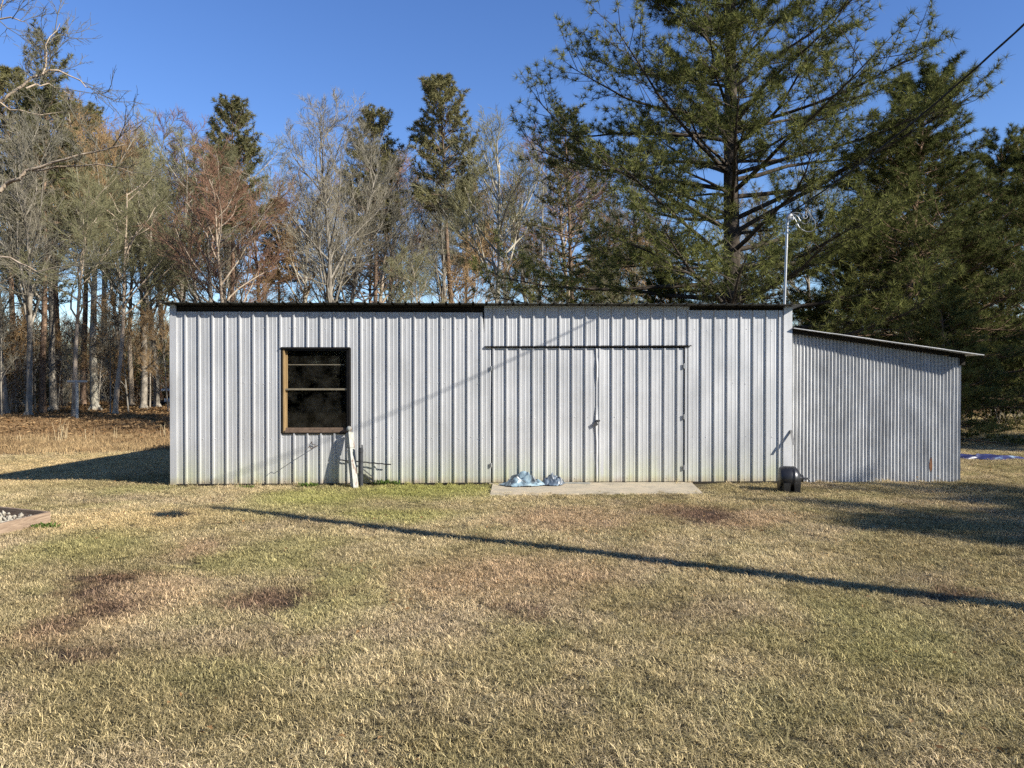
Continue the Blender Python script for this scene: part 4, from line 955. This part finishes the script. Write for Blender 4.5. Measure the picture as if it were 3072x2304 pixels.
ORD = ['first','second','third','fourth','fifth','sixth','seventh','eighth','ninth','tenth','eleventh','twelfth','thirteenth','fourteenth','fifteenth','sixteenth','seventeenth','eighteenth','nineteenth','twentieth','twenty-first','twenty-second','twenty-third','twenty-fourth','twenty-fifth','twenty-sixth','twenty-seventh','twenty-eighth','twenty-ninth','thirtieth']
NAMES = dict(gumA='bare_tree',gumB='bare_tree',gumC='bare_tree',maple='maple_tree',mapleB='maple_tree',vase='bare_tree',sycamore='sycamore_tree',sapling='sapling',saplingB='sapling',snag='dead_tree',bigpine='pine_tree',pineR='pine_tree',pineS='pine_tree',farpineA='pine_tree',farpineB='pine_tree')
def plant(key, px, dist, label, group=None, top=None, rz=None, tilt=(0,0), scale=None, wide=1.0, loc=None):
    p = loc or at_depth(px, dist)
    if top is not None:
        dist = (p-CAM).x*math.sin(YAW)+(p-CAM).y*math.cos(YAW); scale = (CAM.z + ((CY-top)/F_PX-math.sin(PITCH))*dist - p.z)/HT[key]
    s = scale or 1.0; t = empty(NAMES[key], p, label, 'tree', group)
    t.rotation_euler = (R(tilt[0]), R(tilt[1]), rz if rz is not None else (px*0.731+dist*1.37) % 6.283); t.scale = (s*wide, s*wide, s)
    mt, mc = KIND[key]
    a = bpy.data.objects.new('trunk', mt); b = bpy.data.objects.new('crown', mc)
    for o in (a, b): COL.objects.link(o); o.parent = t
    return t
EDGE = 'trees along the edge of the woods'
# ---- the trees one can pick out, by the pixel column of the trunk, distance and height of the top
plant('bigpine', 2205, 26.0, 'huge broad green pine towering behind the shed roof', None, scale=1.0, rz=0.6)
plant('pineR', 2725, 29.0, 'full green pine with a pointed top behind the lean-to', None, top=140, rz=1.1, wide=1.2)
plant('pineR', 2806, 33.0, 'shorter green pine just right of the pointed pine behind the lean-to', None, top=330, rz=3.3)
plant('pineR', 2985, 36.0, 'green pine near the photo edge beyond the lean-to, third of the pines there', None, top=390, rz=5.0)
plant('pineR', 3130, 33.0, 'green pine cut off by the right photo edge', None, top=360, rz=2.1)
plant('pineS', 1960, 27.0, 'young low pine peeping over the shed roof left of the big pine trunk', None, top=800, rz=0.2)
plant('pineS', 2450, 27.5, 'young low pine in the gap between shed and lean-to roof', None, top=880, rz=2.2)
plant('pineS', 2840, 25.0, 'young bushy pine right behind the lean-to eave', None, top=800, rz=4.2, wide=1.2)
plant('pineR', 2560, 34.0, 'dark pine standing between the big pine and the pointed pine', None, top=600, rz=0.9, wide=1.3)
plant('farpineB', 1725, 46.0, 'thin-crowned pine beside the big pine, blue-green against the sky', None, top=305, rz=2.0)
plant('snag', 1612, 50.0, 'straight dead trunk with stubby twigs over the shed roof', None, top=505, tilt=(0,-0.8))
plant('vase', 1480, 50.0, 'pale-barked vase-shaped bare tree rising over the shed doors', EDGE, top=300, rz=1.0)
plant('farpineA', 1375, 62.0, 'tall pine with leaning trunk behind the vase-shaped bare tree', EDGE, top=218, tilt=(0,3.0))
plant('gumB', 985, 50.0, 'upright many-stemmed bare tree over the shed window', EDGE, top=285, rz=0.4)
plant('gumB', 1040, 53.0, 'slim bare tree hugging the many-stemmed tree over the window', EDGE, top=330, rz=2.6)
plant('farpineA', 1120, 64.0, 'pine with reddish trunk behind the many-stemmed bare tree', EDGE, top=315)
plant('maple', 692, 46.0, 'red-budded bare maple over the left end of the shed', EDGE, top=440, rz=1.9)
plant('farpineA', 690, 62.0, 'pine whose top rises behind the red-budded maple', EDGE, top=285)
plant('gumA', 640, 55.0, 'grey bare tree behind the red-budded maple', EDGE, top=370)
plant('mapleB', 285, 56.0, 'brown-crowned tree with smooth pale leaning trunk at the wood edge', EDGE, top=270, tilt=(0,-2.0), rz=0.7)
plant('gumC', 345, 50.0, 'bare tree whose trunk stands right behind the clothesline post', EDGE, top=420)
plant('gumA', 430, 57.0, 'mossy dark-trunked bare tree beside the shed corner', EDGE, top=390, rz=0.3)
plant('gumC', 222, 46.5, 'crooked dark bare tree left of the pale leaning trunk', EDGE, top=480, tilt=(0,2))
plant('farpineB', 180, 66.0, 'tall pine topping the trees at the upper left', EDGE, top=75, wide=0.8)
def limb_tree():
    """pale-limbed tree left of the frame: trunk and limbs laid out in place, twigs grown along them"""
    rng = random.Random(8); D0 = 31.0; base = at_depth(-210, D0); thick, fine = [], []
    def at(px, py, dd): 
        d = ray(px, py); d = d*(1/ (d.x*math.sin(YAW)+d.y*math.cos(YAW))); p = CAM+d*(D0+dd); return np.array(p)-np.array(base)
    limbs = [([(-210,1190),(-205,900),(-190,650),(-200,350),(-190,100),(-200,-150)], 0.33, 0.13, 0),
      ([(-195,700),(-110,640),(0,573),(36,542),(78,512),(157,488),(241,464),(319,449),(380,432)], 0.15, 0.025, -1),
      ([(78,512),(169,500),(253,497),(337,500),(400,520)], 0.06, 0.018, -1.5), ([(-195,420),(-90,360),(0,307),(66,259),(127,223),(175,211),(241,241),(270,262)], 0.12, 0.018, 1),
      ([(78,265),(120,258),(163,262),(215,285)], 0.05, 0.015, 1.5), ([(-200,150),(-90,80),(0,57),(48,57),(78,66)], 0.08, 0.015, 0), ([(-60,75),(0,30),(30,-20),(60,-120)], 0.05, 0.015, 0),
      ([(-200,880),(-120,800),(0,770),(60,790),(110,815),(170,800)], 0.09, 0.015, -1), ([(127,223),(140,160),(150,110),(180,70)], 0.05, 0.012, 1), ([(0,307),(60,330),(120,345),(190,335)], 0.05, 0.012, 0.5)]
    def twigs(p, d, L, lvl):
        q = p
        for i in range(3):
            d = unit(d+np.array([rng.gauss(0,0.16), rng.gauss(0,0.16), rng.gauss(0.05,0.14)])); e = q+d*L/3
            fine.append((q, e, 0.016*L/1.5*(1-i/4)+0.005, 0.016*L/1.5*(1-(i+1)/4)+0.005))
            if lvl > 0:
                for _ in range(2): twigs(e, unit(d+np.array([rng.gauss(0,0.55), rng.gauss(0,0.55), rng.gauss(0.1,0.5)])), L*rng.uniform(0.35,0.6), lvl-1)
            q = e
    for pts, ra, rb, dd in limbs:
        P_ = [at(x, y, dd*i/len(pts)) for i, (x, y) in enumerate(pts)]; n = len(P_)
        for i in range(n-1):
            a, b = P_[i], P_[i+1]; m_ = (a+b)/2+np.array([rng.gauss(0,0.05), rng.gauss(0,0.05), rng.gauss(0,0.07)]); r = [0.72*(ra+(rb-ra)*(i+k/2)/(n-1)) for k in range(3)]
            thick.append((a, m_, r[0], r[1])); thick.append((m_, b, r[1], r[2]))
            if ra < 0.3:
                for _ in range(2):
                    d = unit(b-a); twigs(a+(b-a)*rng.random(), unit(d*0.5+np.array([rng.gauss(0,0.5), rng.gauss(0,0.7), rng.gauss(0.25,0.55)])), rng.uniform(0.7,2.0), 2)
    V, L, Sz = prisms(*[[q[i] for q in thick] for i in range(4)], 9); mt = mesh_arr('limb_tree_trunk', V, L, Sz, smooth=True); mt.materials.append(BARK['tan'])
    V, L, Sz = prisms(*[[q[i] for q in fine] for i in range(4)], 3); mc = mesh_arr('limb_tree_crown', V, L, Sz); mc.materials.append(TWIG['grey'])
    t = empty('sycamore_tree', base, 'pale-limbed bare tree reaching in from the left photo edge', 'tree', EDGE); link('trunk', mt, None, t); link('crown', mc, None, t)
limb_tree()
plant('farpineA', 128, 54.0, 'reddish pine trunk second from the left photo edge', EDGE, top=250)
plant('farpineA', 45, 56.0, 'reddish pine trunk nearest the left photo edge', EDGE, top=200)
plant('gumB', 85, 50.0, 'thin bare tree between the two reddish pine trunks at the left', EDGE, top=330)
plant('gumA', 160, 57.0, 'straight grey trunk between the crooked dark tree and the reddish pines', EDGE, top=350, rz=4.4)
plant('gumC', 395, 64.0, 'slim pale trunk between the clothesline post and the mossy tree', EDGE, top=430, rz=3.0)
plant('farpineA', 250, 68.0, 'pine trunk close behind the smooth pale leaning trunk', EDGE, top=300)
plant('gumB', 470, 60.0, 'grey bare tree just left of the shed corner', EDGE, top=380, rz=5.2)
plant('gumC', 20, 52.0, 'bare tree with grey trunk at the very left photo edge', EDGE, top=400, rz=1.3)
plant('gumA', 545, 62.0, 'grey bare tree just above the left shed corner', EDGE, top=330)
plant('gumC', 1880, 48.0, 'small dark forked tree in the gap left of the big pine', EDGE, top=760, wide=1.3)
# ---- fill of the far rows
rng = random.Random(77)
def row(keys, n, lo, hi, d0, d1, t0, t1, text, group):
    xs = [lo+(hi-lo)*(i+rng.uniform(0.15,0.85))/n for i in range(n)]
    for i, x in enumerate(xs):
        plant(keys[i % len(keys)], x, rng.uniform(d0,d1), text % ORD[i], group, top=rng.uniform(t0,t1), rz=rng.uniform(0,6.28))
row(['gumA','gumB','gumC','mapleB','gumB','maple'], 20, -60, 1950, 66, 84, 330, 520, 'slender bare tree of the far woodland row, %s from the left edge', 'far woodland row')
row(['farpineB','farpineA'], 7, -40, 1900, 74, 92, 420, 600, 'far pine among the bare woods, %s from the left edge', 'far pines')
row(['sapling','saplingB'], 16, -30, 900, 42, 60, 760, 960, 'thin bare sapling under the woodland trees, %s from the left edge', 'woodland saplings')
row(['sapling','gumC','saplingB'], 10, 1150, 2150, 40, 60, 620, 850, 'small bare tree showing above the shed roof, %s counted from the left', 'small trees above the roof line')
row(['gumB','farpineB','gumA'], 9, 2150, 3150, 52, 70, 420, 640, 'tree in the dark wood behind the pines at the right, %s from the mast', 'dark wood at the right')
# trees out of frame to the right whose shade lies over the grass there
plant('pineR', 0, 0, 'pine beyond the right photo edge shading the grass by the lean-to', 'pines out of frame', scale=0.93, wide=1.25, loc=Vector((25.8,-16.6,0)), rz=1.0)
plant('pineR', 0, 0, 'second pine beyond the right photo edge shading the far grass', 'pines out of frame', scale=0.93, wide=1.25, loc=Vector((28.6,-15.2,0)), rz=2.0)
plant('bigpine', 0, 0, 'broad pine beyond the right photo edge shading the tarp', 'pines out of frame', scale=0.8, loc=Vector((38.0,-7.0,0)), rz=3.0)
plant('pineR', 0, 0, 'fourth pine beyond the right photo edge, shading the far mown strip', 'pines out of frame', scale=1.0, wide=1.2, loc=Vector((35.0,-1.5,0)), rz=4.0)

for i, (x, y, k_) in enumerate(((-34,-34,'farpineB'),(-22,-40,'pineR'),(-12,-37,'farpineA'),(-3,-42,'pineR'),(6,-38,'farpineB'),(14,-44,'pineR'),(-46,-26,'pineR'),(-28,-46,'bigpine'),(0,-50,'bigpine'),(20,-50,'bigpine'),(-17,-31,'pineS'),(-14,-32,'pineS'),(-11.5,-30.5,'pineS'),(-9,-32,'pineS'),(-6,-31,'pineS'),(-15.5,-35,'pineR'),(-10,-35.5,'pineR'))):
    plant(k_, 0, 0, 'unseen pine of a row added behind the camera to block sky light, %s from its west end' % ORD[i], 'unseen pines added behind the camera', scale=1.0, loc=Vector((x,y,0)), rz=i*1.7)  # unseen row added to block low sky from wall and window reflections

# ------------------------------------------------------------------ scattered growth (geometry nodes)
SRC = bpy.data.collections.new('scatter_sources')          # not linked to the scene: only instanced
def source(name, me, col):
    o = bpy.data.objects.new(name, me); col.objects.link(o); return o
def scatter(name, me, col, smin, smax, label, cat, seed=1, tilt=0.25, mat=None):
    """one object: points spread over me by its 'dens' attribute, each carrying an instance from col"""
    o = link(name, me, mat); tag(o, label, cat, kind='stuff')
    ng = bpy.data.node_groups.new(name+'_scatter', 'GeometryNodeTree')
    ng.interface.new_socket('Geometry', in_out='INPUT', socket_type='NodeSocketGeometry'); ng.interface.new_socket('Geometry', in_out='OUTPUT', socket_type='NodeSocketGeometry')
    N, Lk = ng.nodes, ng.links; gi = N.new('NodeGroupInput'); go = N.new('NodeGroupOutput')
    dp = N.new('GeometryNodeDistributePointsOnFaces'); na = N.new('GeometryNodeInputNamedAttribute'); na.data_type = 'FLOAT'; na.inputs['Name'].default_value = 'dens'
    Lk.new(gi.outputs[0], dp.inputs['Mesh']); Lk.new(na.outputs['Attribute'], dp.inputs['Density']); dp.inputs['Seed'].default_value = seed
    ci = N.new('GeometryNodeCollectionInfo'); ci.inputs['Collection'].default_value = col; ci.inputs['Separate Children'].default_value = True; ci.inputs['Reset Children'].default_value = True
    ip = N.new('GeometryNodeInstanceOnPoints'); ip.inputs['Pick Instance'].default_value = True
    rv = N.new('FunctionNodeRandomValue'); rv.data_type = 'FLOAT_VECTOR'; rv.inputs['Min'].default_value = (-tilt,-tilt,0); rv.inputs['Max'].default_value = (tilt,tilt,6.283)
    rs = N.new('FunctionNodeRandomValue'); rs.data_type = 'FLOAT'; rs.inputs[2].default_value = smin; rs.inputs[3].default_value = smax; rs.inputs['Seed'].default_value = 7
    Lk.new(dp.outputs['Points'], ip.inputs['Points']); Lk.new(ci.outputs[0], ip.inputs['Instance']); Lk.new(rv.outputs[0], ip.inputs['Rotation']); Lk.new(rs.outputs[1], ip.inputs['Scale'])
    Lk.new(ip.outputs[0], go.inputs[0]); md = o.modifiers.new('scatter', 'NODES'); md.node_group = ng; return o
def field(name, x0, x1, y0, y1, step, dens, tintf=tint):
    xs = np.arange(x0, x1+step/2, step); ys = np.arange(y0, y1+step/2, step); nx = len(xs)
    V = []; dv = []; 
    for y in ys:
        for x in xs:
            V.append((x, y, gz(x,y)+0.012*mnoise.noise(Vector((x*1.3,y*1.3,0))))); dv.append(dens(x, y))
    dv = np.array(dv); F = []
    for j in range(len(ys)-1):
        for i in range(nx-1):
            q = (j*nx+i, j*nx+i+1, (j+1)*nx+i+1, (j+1)*nx+i)
            if dv[list(q)].max() > 0: F.append(q)
    used = sorted({i for f in F for i in f}); rm = {a: b for b, a in enumerate(used)}
    V2 = [V[i] for i in used]; me = mesh_np(name, V2, [tuple(rm[i] for i in f) for f in F])
    a = me.attributes.new('dens', 'FLOAT', 'POINT'); a.data.foreach_set('value', dv[used].astype(np.float32))
    put_tint(me, [tintf(v[0], v[1]) for v in V2]); return me
def in_view(x, y, margin=0.06):
    dx, dy = x-CAM.x, y-CAM.y; f = dx*math.sin(YAW)+dy*math.cos(YAW); r = dx*math.cos(YAW)-dy*math.sin(YAW)
    return f > 3.0 and abs(r) < f*(0.666+margin)+0.3, f
def blade_clump(name, seed, n, rad, h0, h1, w, bend, mat):
    rng = random.Random(seed); V = []; F = []
    for _ in range(n):
        a = rng.uniform(0,6.283); r = rad*math.sqrt(rng.random()); bx, by = r*math.cos(a), r*math.sin(a); h = rng.uniform(h0,h1)
        d = rng.uniform(0,6.283); b = bend*rng.uniform(0.3,1.5); ww = w*rng.uniform(0.7,1.3); sx, sy = -math.sin(d)*ww/2, math.cos(d)*ww/2; k = len(V)
        mx, my = bx+math.cos(d)*h*b*0.35, by+math.sin(d)*h*b*0.35; tx, ty = bx+math.cos(d)*h*b, by+math.sin(d)*h*b
        V += [(bx-sx,by-sy,-0.005),(bx+sx,by+sy,-0.005),(mx+sx*.8,my+sy*.8,h*0.6),(mx-sx*.8,my-sy*.8,h*0.6),(tx,ty,h*rng.uniform(0.65,1.0))]
        F += [(k,k+1,k+2,k+3),(k+3,k+2,k+4)]
    me = mesh_np(name, V, F); me.materials.append(mat); return me
lawncol = bpy.data.collections.new('lawn_tufts')
for i in range(6): source('tuft', blade_clump('tuft', 50+i, 150, 0.14, 0.008, 0.034, 0.0040, 2.0, M['grass']), lawncol)
def blocked(x, y):
    if XL-0.03 < x < LX1+0.05 and -0.03 < y < DEEP+0.05 and not (x > XR and y > LD): return True
    if SLAB[0]+0.03 < x < SLAB[1]-0.16*( -y/ max(0.01,-SLAB[2]) > 2) and SLAB[2]+0.06 < y < 0.0: return True
    q = Vector((x,y,0))-Vector((bc.x,bc.y,0)); a_, b_ = q.dot(u), q.dot(v)
    return 0 < a_ < 2.4 and 0 < b_ < 2.2
def lawn_dens(x, y):
    ok, f = in_view(x, y)
    if not ok or blocked(x, y): return 0.0
    w, l = ground_zone(x, y)
    d = 160.0*min(1.0, (7.0/f)**0.75) * (1-w) * (1-0.72*dirt_shadow_at(x,y))
    if SLAB[0]-0.1 < x < SLAB[1]+0.3 and SLAB[2]-0.1 < y < 0: d *= 0.35
    return d
scatter('lawn_grass', field('lawn_grass', -17, 17, -10.2, 10.5, 0.15, lawn_dens), lawncol, 0.6, 1.05, 'short dormant straw and green lawn grass of the yard', 'grass', 3)
footcol = bpy.data.collections.new('foot_tufts')
for i in range(4): source('foot_tuft', blade_clump('foot_tuft', 70+i, 26, 0.07, 0.03, 0.11, 0.005, 0.9, M['grass']), footcol)
def foot_dens(x, y):
    if not (XL-0.4 < x < LX1+0.3) or (SLAB[0]-0.02 < x < SLAB[1]-0.2): return 0.0
    yf = -0.03 if x < XR else LY-0.03
    if y > yf+0.02 or y < yf-0.3: return 0.0
    return 42.0*sstep(yf-0.3, yf-0.05, y)*max(0.1, 0.5+1.3*fbm(x,y,1.3,3,71.0))
scatter('wall_foot_grass', field('wall_foot_grass', -6, 8.8, -0.4, 0.15, 0.05, foot_dens), footcol, 0.5, 1.2, 'untrimmed taller grass along the foot of the walls', 'grass', 21)
weedcol = bpy.data.collections.new('weed_tufts')
for i in range(4): source('weed', blade_clump('weed', 80+i, 14, 0.10, 0.05, 0.20, 0.008, 0.7, M['grass']), weedcol)
def weed_tint(x, y):
    f = 0.5+1.1*fbm(x,y,1.2,3,31.0); c = lerp3((0.15,0.10,0.055),(0.28,0.21,0.12),sstep(0.2,0.8,f)); return lerp3(c, (0.15,0.10,0.057), ground_zone(x,y)[1])
def weed_dens(x, y):
    ok, f = in_view(x, y)
    if not ok or blocked(x,y) or f > 46 or (-5 < x < 7.5): return 0.0
    w, l = ground_zone(x, y); return 60.0*w*(1-0.75*l)
scatter('dry_weeds', field('dry_weeds', -32, 32, 6, 32, 0.5, weed_dens, weed_tint), weedcol, 0.6, 1.4, 'rough dry brown weeds between lawn and woods', 'weeds', 5)
farcol = bpy.data.collections.new('far_lawn_tufts')
for i in range(3): source('far_tuft', blade_clump('far_tuft', 90+i, 20, 0.16, 0.03, 0.07, 0.010, 0.9, M['grass']), farcol)
def far_dens(x, y):
    ok, f = in_view(x, y)
    if not ok or y < 10 or x < 6: return 0.0
    return 70.0*(1-ground_zone(x,y)[0])
scatter('far_lawn_grass', field('far_lawn_grass', 6, 30, 10, 24, 0.5, far_dens), farcol, 0.8, 1.3, 'mown grass beyond the lean-to at the right', 'grass', 6)
# fallen leaves
leafcol = bpy.data.collections.new('fallen_leaf_sources')
LEAFBROWN = make_leafy('fallen_leaves', [(0.2, (0.14,0.07,0.03)), (0.5, (0.30,0.17,0.08)), (0.9, (0.50,0.34,0.18))], 0.1, 0.7, 0.15)
for i in range(4):
    rr = random.Random(i+40); V = []; F = []
    for q in range(7):
        cx, cy = rr.uniform(-.22,.22), rr.uniform(-.22,.22); a = rr.uniform(0,6.28); s = rr.uniform(0.04,0.075); k = len(V)
        for (p_, q_, z_) in ((-1,0,0.004),(0,-.6,0.02),(1,0,0.01),(0,.6,0.03)): V.append((cx+s*(p_*math.cos(a)-q_*math.sin(a)), cy+s*(p_*math.sin(a)+q_*math.cos(a)), z_+rr.uniform(0,0.03)))
        F += [(k,k+1,k+2,k+3)]
    me = mesh_np('leaves', V, F); me.materials.append(LEAFBROWN); source('leaves', me, leafcol)
def leaf_dens(x, y):
    ok, f = in_view(x, y)
    if not ok or f > 75 or blocked(x,y) or (-6 < x < 8 and y < 30): return 0.0
    w, l = ground_zone(x, y); return 0.6*w+9.0*l
scatter('leaf_litter', field('leaf_litter', -50, 50, 8, 58, 1.0, leaf_dens), leafcol, 0.8, 1.8, 'brown fallen leaves carpeting the woodland floor', 'leaves', 8)

lawnleaf = bpy.data.collections.new('lawn_leaf_sources')
for i in range(3):
    rr = random.Random(i+140); V = []; F = []
    for q in range(6):
        cx, cy = rr.gauss(0,.22), rr.gauss(0,.22); a = rr.uniform(0,6.28); sz = rr.uniform(0.014,0.028); k = len(V); zz = rr.uniform(0.025,0.05)
        for (p_, q_, z_) in ((-1,0,0.0),(0,-.55,0.006),(1,0,0.004),(0,.55,0.012)): V.append((cx+sz*(p_*math.cos(a)-q_*math.sin(a)), cy+sz*(p_*math.sin(a)+q_*math.cos(a)), zz+z_+rr.uniform(0,0.012)))
        F += [(k,k+1,k+2,k+3)]
    me = mesh_np('lawn_leaf', V, F); me.materials.append(LEAFBROWN); source('lawn_leaf', me, lawnleaf)
def lleaf_dens(x, y):
    ok, f = in_view(x, y)
    return (0.7+1.6*max(0.0, fbm(x,y,0.4,2,55.0)*2)) if ok and y < 8.3 and not blocked(x,y) else 0.0
scatter('lawn_leaves', field('lawn_leaves', -16, 16, -10, 8.5, 0.5, lleaf_dens), lawnleaf, 0.7, 1.3, 'scattered small brown leaves lying on the lawn', 'leaves', 15, 0.1)

# undergrowth along the woods: twiggy brush, russet-leaved shrubs, evergreen bushes
def leaf_cloud(name, seed, n, rx, rz, size, mat, z0=0.0):
    nr = np.random.default_rng(seed); P_ = nr.normal(size=(n,3)); P_ /= np.linalg.norm(P_, axis=1, keepdims=True); P_ *= nr.uniform(0.35,1.0,(n,1))**0.5
    lump = np.array([1+0.35*mnoise.noise(Vector((p[0]*1.7+seed, p[1]*1.7, p[2]*1.7))) for p in P_])[:,None]; P_ = P_*lump
    P_[:,0] *= rx; P_[:,1] *= rx; P_[:,2] = (P_[:,2]*0.5+0.5)*rz*2+z0
    a = nr.normal(size=(n,3)); a /= np.linalg.norm(a, axis=1, keepdims=True); b = np.cross(a, nr.normal(size=(n,3))); b /= np.linalg.norm(b, axis=1, keepdims=True)
    s = size*nr.uniform(0.6,1.4,(n,1)); V = np.stack([P_-a*s, P_-b*s*0.45, P_+a*s, P_+b*s*0.45], 1).reshape(-1,3)
    me = mesh_arr(name, V, np.arange(4*n), np.full(n,4)); me.materials.append(mat); return me
def brush(name, seed, n, h, mat, spread=0.9):
    rr = random.Random(seed); sg = []
    for _ in range(n):
        p = np.array([rr.gauss(0,spread*0.5), rr.gauss(0,spread*0.5), 0.0]); d = unit(np.array([rr.gauss(0,0.35), rr.gauss(0,0.35), 1.0])); L = h*rr.uniform(0.45,1.1)
        for i in range(3):
            d = unit(d+np.array([rr.gauss(0,0.22), rr.gauss(0,0.22), 0.0])); q = p+d*L/3; sg.append((p, q, 0.014*(1-i/4), 0.014*(1-(i+1)/4)))
            for _k in range(4):
                dd = unit(d+np.array([rr.gauss(0,0.7), rr.gauss(0,0.7), rr.gauss(0.1,0.4)])); m_ = p+(q-p)*rr.random(); sg.append((m_, m_+dd*L*rr.uniform(0.12,0.35), 0.008, 0.003))
            p = q
    V, L, Sz = prisms(*[[s[i] for s in sg] for i in range(4)], 3); me = mesh_arr(name, V, L, Sz); me.materials.append(mat); return me
brcol = bpy.data.collections.new('brush_sources')
for i in range(4): source('brush', brush('brush', 60+i, 40, 2.8, TWIG['grey'] if i % 2 else TWIG['brown']), brcol)
source('brush', brush('brush', 64, 34, 3.4, TWIG['red'], 1.2), brcol); source('brush', brush('brush', 65, 30, 3.0, TWIG['grey'], 1.2), brcol)
source('russet_shrub', leaf_cloud('russet_shrub', 66, 900, 1.2, 1.0, 0.09, RUSSET, 0.2), brcol)
source('evergreen_shrub', leaf_cloud('evergreen_shrub', 67, 1100, 1.1, 1.1, 0.09, LEAFY, 0.0), brcol)
farb = bpy.data.collections.new('thicket_sources')
for i in range(3): source('thicket', brush('thicket', 160+i, 46, 2.8, TWIG[('grey','brown','green')[i]], 1.1), farb)
def thicket_dens(x, y):
    ok, f = in_view(x, y, 0.1)
    return 0.055 if ok and 90 < f < 135 else 0.0
scatter('far_thicket', field('far_thicket', -100, 100, 72, 124, 4.0, thicket_dens), farb, 2.2, 4.2, 'hazy grey thicket far behind the woodland', 'thicket', 12, 0.1)
def brush_dens(x, y):
    ok, f = in_view(x, y, 0.1)
    if not ok or f < 58 or f > 95: return 0.0
    return 0.17*sstep(58, 68, f) + 0.01
scatter('undergrowth', field('undergrowth', -68, 68, 26, 80, 2.0, brush_dens), brcol, 0.7, 1.5, 'tangled brown brush and shrubs under the woodland trees', 'undergrowth', 9, 0.1)

# shrubs that stand out
def shrub(px, dist, rx, rz, seed, mat, label, n=2600, size=0.07, stems=True):
    p = at_depth(px, dist); t = empty('shrub', p, label, 'shrub', 'shrubs at the wood edge')
    a = link('foliage', leaf_cloud('shrub_leaves', seed, n, rx, rz, size, mat, 0.25), None, t)
    b = link('stems', brush('shrub_stems', seed+1, 26, rz*1.8, BARK['grey'], rx), None, t); return t
shrub(2960, 33.0, 2.0, 1.9, 101, LEAFY, 'dense green shrub at the end of the mown strip beyond the lean-to', 4200, 0.075)
shrub(3080, 37.0, 2.3, 2.2, 103, LEAFY, 'dense green shrub cut off by the right photo edge', 4200, 0.08)
shrub(2880, 37.0, 1.8, 1.6, 105, LEAFY, 'dark evergreen shrub close behind the lean-to wall', 3000, 0.075)
shrub(95, 60.0, 2.2, 3.0, 107, RUSSET, 'large russet-leaved shrub at the left wood edge', 3200, 0.085)
shrub(-10, 54.0, 2.2, 3.0, 109, RUSSET, 'tall russet-leaved shrub cut off by the left photo edge', 3200, 0.09)
shrub(415, 72.0, 2.6, 2.4, 111, RUSSET, 'reddish brown shrub between trunks beside the shed corner', 2600, 0.09)
shrub(480, 74.0, 2.6, 2.6, 113, LEAFY, 'green holly-like shrub at the shed corner in the woods', 2600, 0.09)

# tall dry grass stalks at the lawn border
def stalks(px, py, n, h, seed, label):
    p = ground(px, py); rr = random.Random(seed); mb = MB()
    for _ in range(n):
        x, y = rr.gauss(0,0.09), rr.gauss(0,0.09); dx, dy = rr.gauss(0,0.14), rr.gauss(0,0.1); hh = h*rr.uniform(0.55,1.05)
        mb.tube([(x,y,-0.02),(x+dx*hh*.4,y+dy*hh*.4,hh*.55),(x+dx*hh,y+dy*hh,hh)], [0.007,0.006,0.003], 4)
    o = mb.build('dry_grass_clump', simple('dry_stalk_%d' % seed, (0.56,0.44,0.25), 0.8, 0, 0.2, 5)); o.location = p
    tag(o, label, 'grass clump', 'dry stalks at the lawn border')
stalks(183, 1326, 16, 0.75, 1, 'largest clump of tall dry stalks at the lawn border')
stalks(264, 1326, 3, 0.50, 2, 'few dry stalks at the lawn border right of the largest clump')
stalks(340, 1322, 3, 0.55, 3, 'upright dry stalks below the clothesline post')
stalks(60, 1328, 5, 0.40, 4, 'short dry stalks at the lawn border left of the largest clump')
stalks(494, 1314, 4, 0.55, 5, 'dry stalks at the lawn border by the shed corner')
stalks(140, 1328, 3, 0.35, 6, 'low dry stalks just left of the largest clump')
# green weeds at the foot of the wall
def weed(px, py, n, r_, h, seed, label):
    p = ground(px, py); rr = random.Random(seed); V = []; F = []
    for _ in range(n):
        a = rr.uniform(0,6.28); d = rr.uniform(0.2,1)*r_; b = rr.uniform(0,6.28); L = rr.uniform(0.5,1)*h; w = 0.012; cx, cy = d*math.cos(a), d*math.sin(a)*0.5; k = len(V)
        ex, ey = cx+math.cos(b)*L*0.6, cy+math.sin(b)*L*0.6; sx, sy = -math.sin(b)*w, math.cos(b)*w
        V += [(cx,cy,0),((cx+ex)/2+sx,(cy+ey)/2+sy,L*0.6),(ex,ey,L*0.75),((cx+ex)/2-sx,(cy+ey)/2-sy,L*0.6)]; F.append((k,k+1,k+2,k+3))
    me = mesh_np('weed', V, F); o = link('green_weed', me, GREENWEED); o.location = p; tag(o, label, 'weed', 'green weeds along the wall foot')
GREENWEED = make_leafy('green_weed_leaves', [(0.2, (0.08,0.13,0.03)), (0.6, (0.17,0.26,0.06)), (0.95, (0.30,0.38,0.12))], 0.25)
weed(1150, 1457, 70, 0.16, 0.16, 1, 'green weed tuft at the wall foot right of the pipe'); weed(925, 1462, 70, 0.17, 0.12, 2, 'green weed tuft at the wall foot under the window')
weed(1185, 1457, 40, 0.10, 0.13, 3, 'small green weed tuft next to the one by the pipe'); weed(735, 1464, 36, 0.20, 0.07, 4, 'low green weeds at the wall foot near the left corner')
weed(135, 1585, 50, 0.16, 0.10, 5, 'green weeds against the corner of the plank bed')
